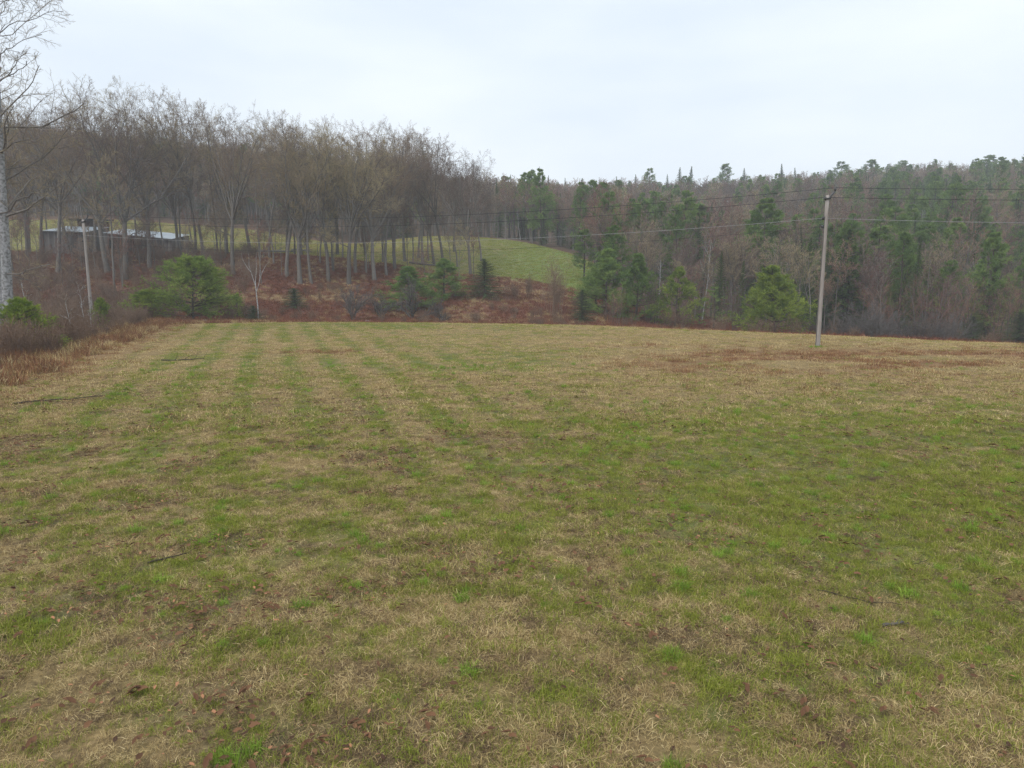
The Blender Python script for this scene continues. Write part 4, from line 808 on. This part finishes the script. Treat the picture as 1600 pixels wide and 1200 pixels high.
# ------------------------------------------------------------------ utility poles and wires
def pole(X, Y, H, label, arm):
    z = float(terrain(X, Y)); o = empty('utility_pole', (X, Y, z)); tag(o, label, 'utility pole', 'wooden poles of the power line')
    G = Geo(); zz = np.linspace(-.6, H, 9); G.tubes(np.stack([np.zeros(9), np.zeros(9), zz], 1)[None], np.linspace(.148, .098, 9)[None], 14, cap=True); link('shaft', G.mesh('pole_shaft', M['pole']), o)
    G = Geo(); p = np.array([[[.08, 0, H - .22], [.25, 0, H + .02], [.44, 0, H + .24]]]); G.tubes(p, np.full((1, 3), .06), 8, cap=True); G.box((.0, 0, H - .2), (.3, .29, .09), v=.3); bk = link('bracket', G.mesh('pole_bracket', M['metal']), o)
    for c in ((.44, H + .22), (-.1, H - .3)):
        G = Geo(); q = np.array([[[0, 0, 0], [0, 0, .05], [0, 0, .07], [0, 0, .13], [0, 0, .15], [0, 0, .2], [0, 0, .22]]]); G.tubes(q, np.array([[.03, .03, .075, .075, .05, .06, .02]]), 10, cap=True)
        i = link('insulator', G.mesh('pole_insulator', M['metal']), bk); i.location = (c[0], 0, c[1])
    for hz in (H - 1.35, H - 1.85):
        G = Geo(); G.box((-.17, 0, 0), (.14, .10, .18), v=.4); i = link('cable_clamp', G.mesh('pole_clamp', M['metal']), o); i.location = (0, 0, hz)
    G = Geo(); G.tubes(np.array([[[-.15, -.06, .1], [-.135, -.05, H * .5], [-.11, -.05, H - 1.4]]]), np.full((1, 3), .012), 5); link('ground_wire', G.mesh('pole_ground_wire', M['metal']), o)
    return np.array([X, Y, z]), H
pA = pole(at_px(1275, 42.3), 42.3, 9.15, 'weathered wooden utility pole standing in the mown field', 1)
pB = pole(at_px(151, 62), 62, 9.45, 'pale wooden utility pole rising from the brush before the shed', 1)
d_ = pA[0] - pB[0]; xC = float(pA[0][0] + d_[0]); yC = float(pA[0][1] + d_[1])
pC = (np.array([xC, yC, float(terrain(xC, yC))]), 9.4)
def wire(a, b, off, sag, r, mat, label, grp):
    A = a[0] + np.array([off[0], 0, a[1] + off[1]]); B = b[0] + np.array([off[0], 0, b[1] + off[1]]); t = np.linspace(0, 1, 41)[:, None]
    P = A + (B - A) * t; P[:, 2] -= (4 * sag * t * (1 - t))[:, 0]; G = Geo(); G.tubes(P[None], np.full((1, 41), r), 6, v=.5)
    tag(link('overhead_wire', G.mesh('overhead_wire', mat)), label, 'wire', grp)
for off, sag, r, mat, nm in (((.44, .44), 1.0, .0125, M['wire'], 'uppermost dark power wire'), ((-.1, -.12), 1.05, .0125, M['wire'], 'second dark power wire'), ((-.2, -1.35), 1.05, .010, M['palewire'], 'pale silvery cable'), ((-.2, -1.85), 1.25, .008, M['wire'], 'lowest thin dark cable')):
    wire(pB, pA, off, sag, r, mat, nm + ' strung between the two wooden poles', 'wires between the poles')
    if off[1] > -1.5: wire(pA, pC, off, sag, r, mat, nm + ' running from the field pole out of frame', 'wires leaving the field pole')

# ------------------------------------------------------------------ long shed and hut behind the trees
def boards(G, x0, x1, y, z0, z1, w, gaps=()):
    x = x0
    while x < x1 - .01:
        b = min(w * (.8 + .4 * rng.random()), x1 - x)
        if not any(a <= x + b / 2 <= c for a, c in gaps): G.box((x + b / 2, y + rng.normal(0, .008), (z0 + z1) / 2 + rng.normal(0, .02)), (b * .95, .035, z1 - z0), v=rng.random())
        x += b
def shed(name, xl, xr, Y, z0, eave, ridge, depth, label, gaps, posts, rz=0, dip=0.0):
    X0 = at_px(xl, Y); X1 = at_px(xr, Y); Ln = X1 - X0; o = empty(name, (X0, Y, z0), rz); o.rotation_euler = (0, dip, rz); tag(o, label, 'shed')
    G = Geo(); boards(G, 0, Ln, 0, -1.2, eave, .28, gaps); link('wall', G.mesh('shed_wall', M['barnwood'], flat=True), o)
    G = Geo(); boards(G, 0, Ln, depth, -1.2, ridge - .15, .35); link('wall', G.mesh('shed_wall', M['barnwood'], flat=True), o)
    for xx in (0, Ln):
        G = Geo()
        for q in range(8):
            yy = depth * (q + .5) / 8; h = eave + (ridge - eave) * (q + .5) / 8 - .05; G.box((xx, yy, (h - 1.2) / 2), (.035, depth / 8 * .95, h + 1.2), v=rng.random())
        link('wall', G.mesh('shed_wall', M['barnwood'], flat=True), o)
    n = int(Ln / .9); sl = math.atan2(ridge - eave, depth); rl = math.hypot(depth + .9, (ridge - eave) * (depth + .9) / depth)
    G = Geo(); G.box((Ln / 2, -.42, eave - .03), (Ln + .1, .05, .18), v=.8); rf = link('roof', G.mesh('shed_fascia', M['barnwood'], flat=True), o)
    for q in range(n):
        G = Geo(); w = Ln / n + .06; xs = np.linspace(-w / 2, w / 2, 9); zs = .02 * np.abs(np.sin(np.arange(9) * np.pi / 2)); V = []
        for yy in (-rl / 2, rl / 2):
            for a, b in zip(xs, zs): V += [[a, yy, b], [a, yy, b - .012]]
        f = []
        for a in range(8): i = a * 2; j = 18 + a * 2; f += [[i, i + 2, j + 2, j], [i + 1, j + 1, j + 3, i + 3], [i, i + 1, i + 3, i + 2], [j, j + 2, j + 3, j + 1]]
        G.add(V, f4=f, v=rng.random()); s_ = link('roof_sheet', G.mesh('roof_sheet', M['tin'], flat=True), rf)
        s_.location = (-.0 + Ln * (q + .5) / n, depth / 2 - .1, (eave + ridge) / 2 + .08 + rng.normal(0, .012)); s_.rotation_euler = (sl, 0, 0)
    for xx in posts:
        G = Geo(); G.box((0, 0, (eave - 1.2) / 2), (.2, .2, eave + 1.2), v=.9); p = link('post', G.mesh('shed_post', M['brownwood'], flat=True), o); p.location = (xx, -.16, 0)
    return o
YB = 122
zl = zpx(392, YB); 
shed('long_shed', 87, 157, YB, zl, zpx(361, YB) - zl, zpx(355.5, YB + 6) - zl + .12, 6, 'low grey board shed with bright tin roof at the top of the bank', (), (0.1, 4.2, 8.2), rz=-.03, dip=.03)
zl = zpx(388, YB); shed('open_shed', 178, 283, YB, zl, zpx(364, YB) - zl, zpx(359.5, YB + 6) - zl + .12, 6, 'long open-sided shed with rippled silvery tin roof behind the trees', ((1.0, 5.2), (5.6, 8.0)), (1.0, 3.2, 5.3, 8.0), rz=-.02, dip=.09)
X0 = at_px(166, YB + 9); z0 = float(terrain(X0, YB + 9)); o = empty('hut', (X0, YB + 9, z0)); tag(o, 'brown board hut with dark overhanging flat roof between the sheds', 'hut')
hh_ = zpx(346, YB + 9) - z0
G = Geo(); boards(G, -2.0, 2.0, -1.6, -.5, hh_, .3); boards(G, -2.0, 2.0, 1.6, -.5, hh_, .3)
for xx in (-2, 2):
    for q in range(10): G.box((xx, -1.6 + 3.2 * (q + .5) / 10, (hh_ - .5) / 2), (.035, .3, hh_ + .5), v=rng.random())
link('wall', G.mesh('hut_wall', M['brownwood'], flat=True), o)
G = Geo(); G.box((0, -.3, hh_ + .22), (5.4, 5.0, .28), v=.4, rx=.06); G.box((0, -2.83, hh_ + .1), (5.5, .06, .34), v=.2); link('roof', G.mesh('hut_roof', M['darkroof'], flat=True), o)
for xx in (-2.4, 2.4): G = Geo(); G.box((xx, -2.5, (hh_ - .4) / 2), (.16, .16, hh_ + .4), v=.9); link('post', G.mesh('hut_post', M['pole'], flat=True), o)

# ------------------------------------------------------------------ logs, sticks, stones
def fallen(nm, X, Y, Ln, r, az, mat, label, cat, twigs=0, el=.02):
    o = empty(nm, (X, Y, float(terrain(X, Y)) + r * .8)); tag(o, label, cat)
    P = bend_line(np.zeros((1, 3)), np.array([[math.cos(az), math.sin(az), el]]), Ln, 9, 0, .12); P[:, :, 2] = terrain(X + P[:, :, 0], Y + P[:, :, 1]) - terrain(X, Y) + .015 * np.abs(np.sin(np.arange(9) * 2.0)) + el * np.linspace(0, Ln, 9)
    Rr = r * np.linspace(1, .4, 9)[None]; G = Geo(); G.tubes(P, Rr, 7, cap=True); link('stem', G.mesh('fallen_stem', mat), o)
    if twigs:
        G = Geo(); L1, R1 = sprout(P, Rr, twigs, .25, .98, 40, 15, .35, .3, .03, .15, 4, .5); L1[:, :, 2] = np.maximum(L1[:, :, 2], .01); G.tubes(L1, np.maximum(R1, .003), 4); link('twigs', G.mesh('fallen_twigs', mat), o)
    return o
gp = ground_px
fallen('fallen_branch', *gp(252, 565), 2.2, .035, .15, M['stick'], 'dark fallen branch lying on the grass at the brushy side', 'branch', 6, .03)
fallen('fallen_branch', *gp(1272, 928), 1.05, .008, -.75, M['stick'], 'long thin curved twig lying in the near grass', 'branch', 0, .01)
fallen('fallen_branch', *gp(1378, 984), .32, .022, .15, M['greyshrub'], 'short lichen-covered stick at the end of the curved twig', 'branch', 5, .03)
fallen('fallen_branch', *gp(1425, 888), .3, .008, .3, M['stick'], 'small dark twig with an upright spur in the near grass', 'branch', 3, .1)
fallen('fallen_branch', *gp(20, 632), 2.6, .03, .25, M['stick'], 'dark stick across the leafy grass near the frame edge', 'branch', 5, .02)
fallen('fallen_branch', *gp(540, 752), .7, .009, .1, M['stick'], 'thin straight stick lying in the middle of the near field', 'branch', 0, .01)
fallen('fallen_branch', *gp(232, 895), .55, .018, .35, M['stick'], 'dark bark-covered stick in the leafy near grass', 'branch', 2, .02)
for x, by, Ln, az, lab in ((400, 394, 7, .1, 'dark log lying along the brow of the bank'), (455, 392, 6, -.1, 'second dark log on the brow above the round spruce bush'), (640, 412, 6, -.2, 'grey log fallen at the clump above the apple tree'), (250, 421, 5, .5, 'log lying on the bank below the tin-roofed shed')):
    X, Y = gp(x, by); fallen('fallen_log', X, Y, Ln, .22, az, M['bark'], lab, 'log', 3)
def stone(X, Y, s, label):
    G = Geo(); a = np.linspace(0, np.pi, 7); b = np.arange(10) * 2 * np.pi / 10; V = np.stack([np.outer(np.sin(a), np.cos(b)), np.outer(np.sin(a), np.sin(b)), np.outer(np.cos(a), np.ones(10)) * .6], -1) * s * (1 + .22 * rng.normal(0, 1, (7, 10, 1)).clip(-1, 1)); V[0] = V[0, 0]; V[-1] = V[-1, 0]
    i = np.arange(70).reshape(7, 10); f = np.stack([i[:-1], i[1:], np.roll(i[1:], -1, 1), np.roll(i[:-1], -1, 1)], -1).reshape(-1, 4); G.add(V.reshape(-1, 3), f4=f)
    o = tag(link('field_stone', G.mesh('field_stone', M['stone'])), label, 'stone'); o.location = (X, Y, float(terrain(X, Y)) + s * .3); return o
for x, Y, s, lab in ((576, 76, .45, 'pale stone beside the hazy grey leafless shrub'), (325, 71.5, .3, 'white stone under the large bushy pine'), (941, 72, .3, 'pale flat stone at the field crest below the pine cluster')):
    stone(at_px(x, Y), Y, s, lab)

# ------------------------------------------------------------------ haze
G = Geo(); G.box((0, 150, 42), (1300, 1000, 112)); hz = link('haze', G.mesh('haze', None, flat=True)); tag(hz, 'thin pale mist hanging over the hills', 'haze', kind='stuff')
m = bpy.data.materials.new('pale_mist'); m.use_nodes = True; n = m.node_tree.nodes; l = m.node_tree.links; n.remove(n['Principled BSDF'])
pv = n.new('ShaderNodeVolumePrincipled'); pv.inputs['Color'].default_value = (.9, .95, 1, 1); pv.inputs['Density'].default_value = .0007; l.new(pv.outputs[0], n['Material Output'].inputs['Volume'])
hz.data.materials.append(m)
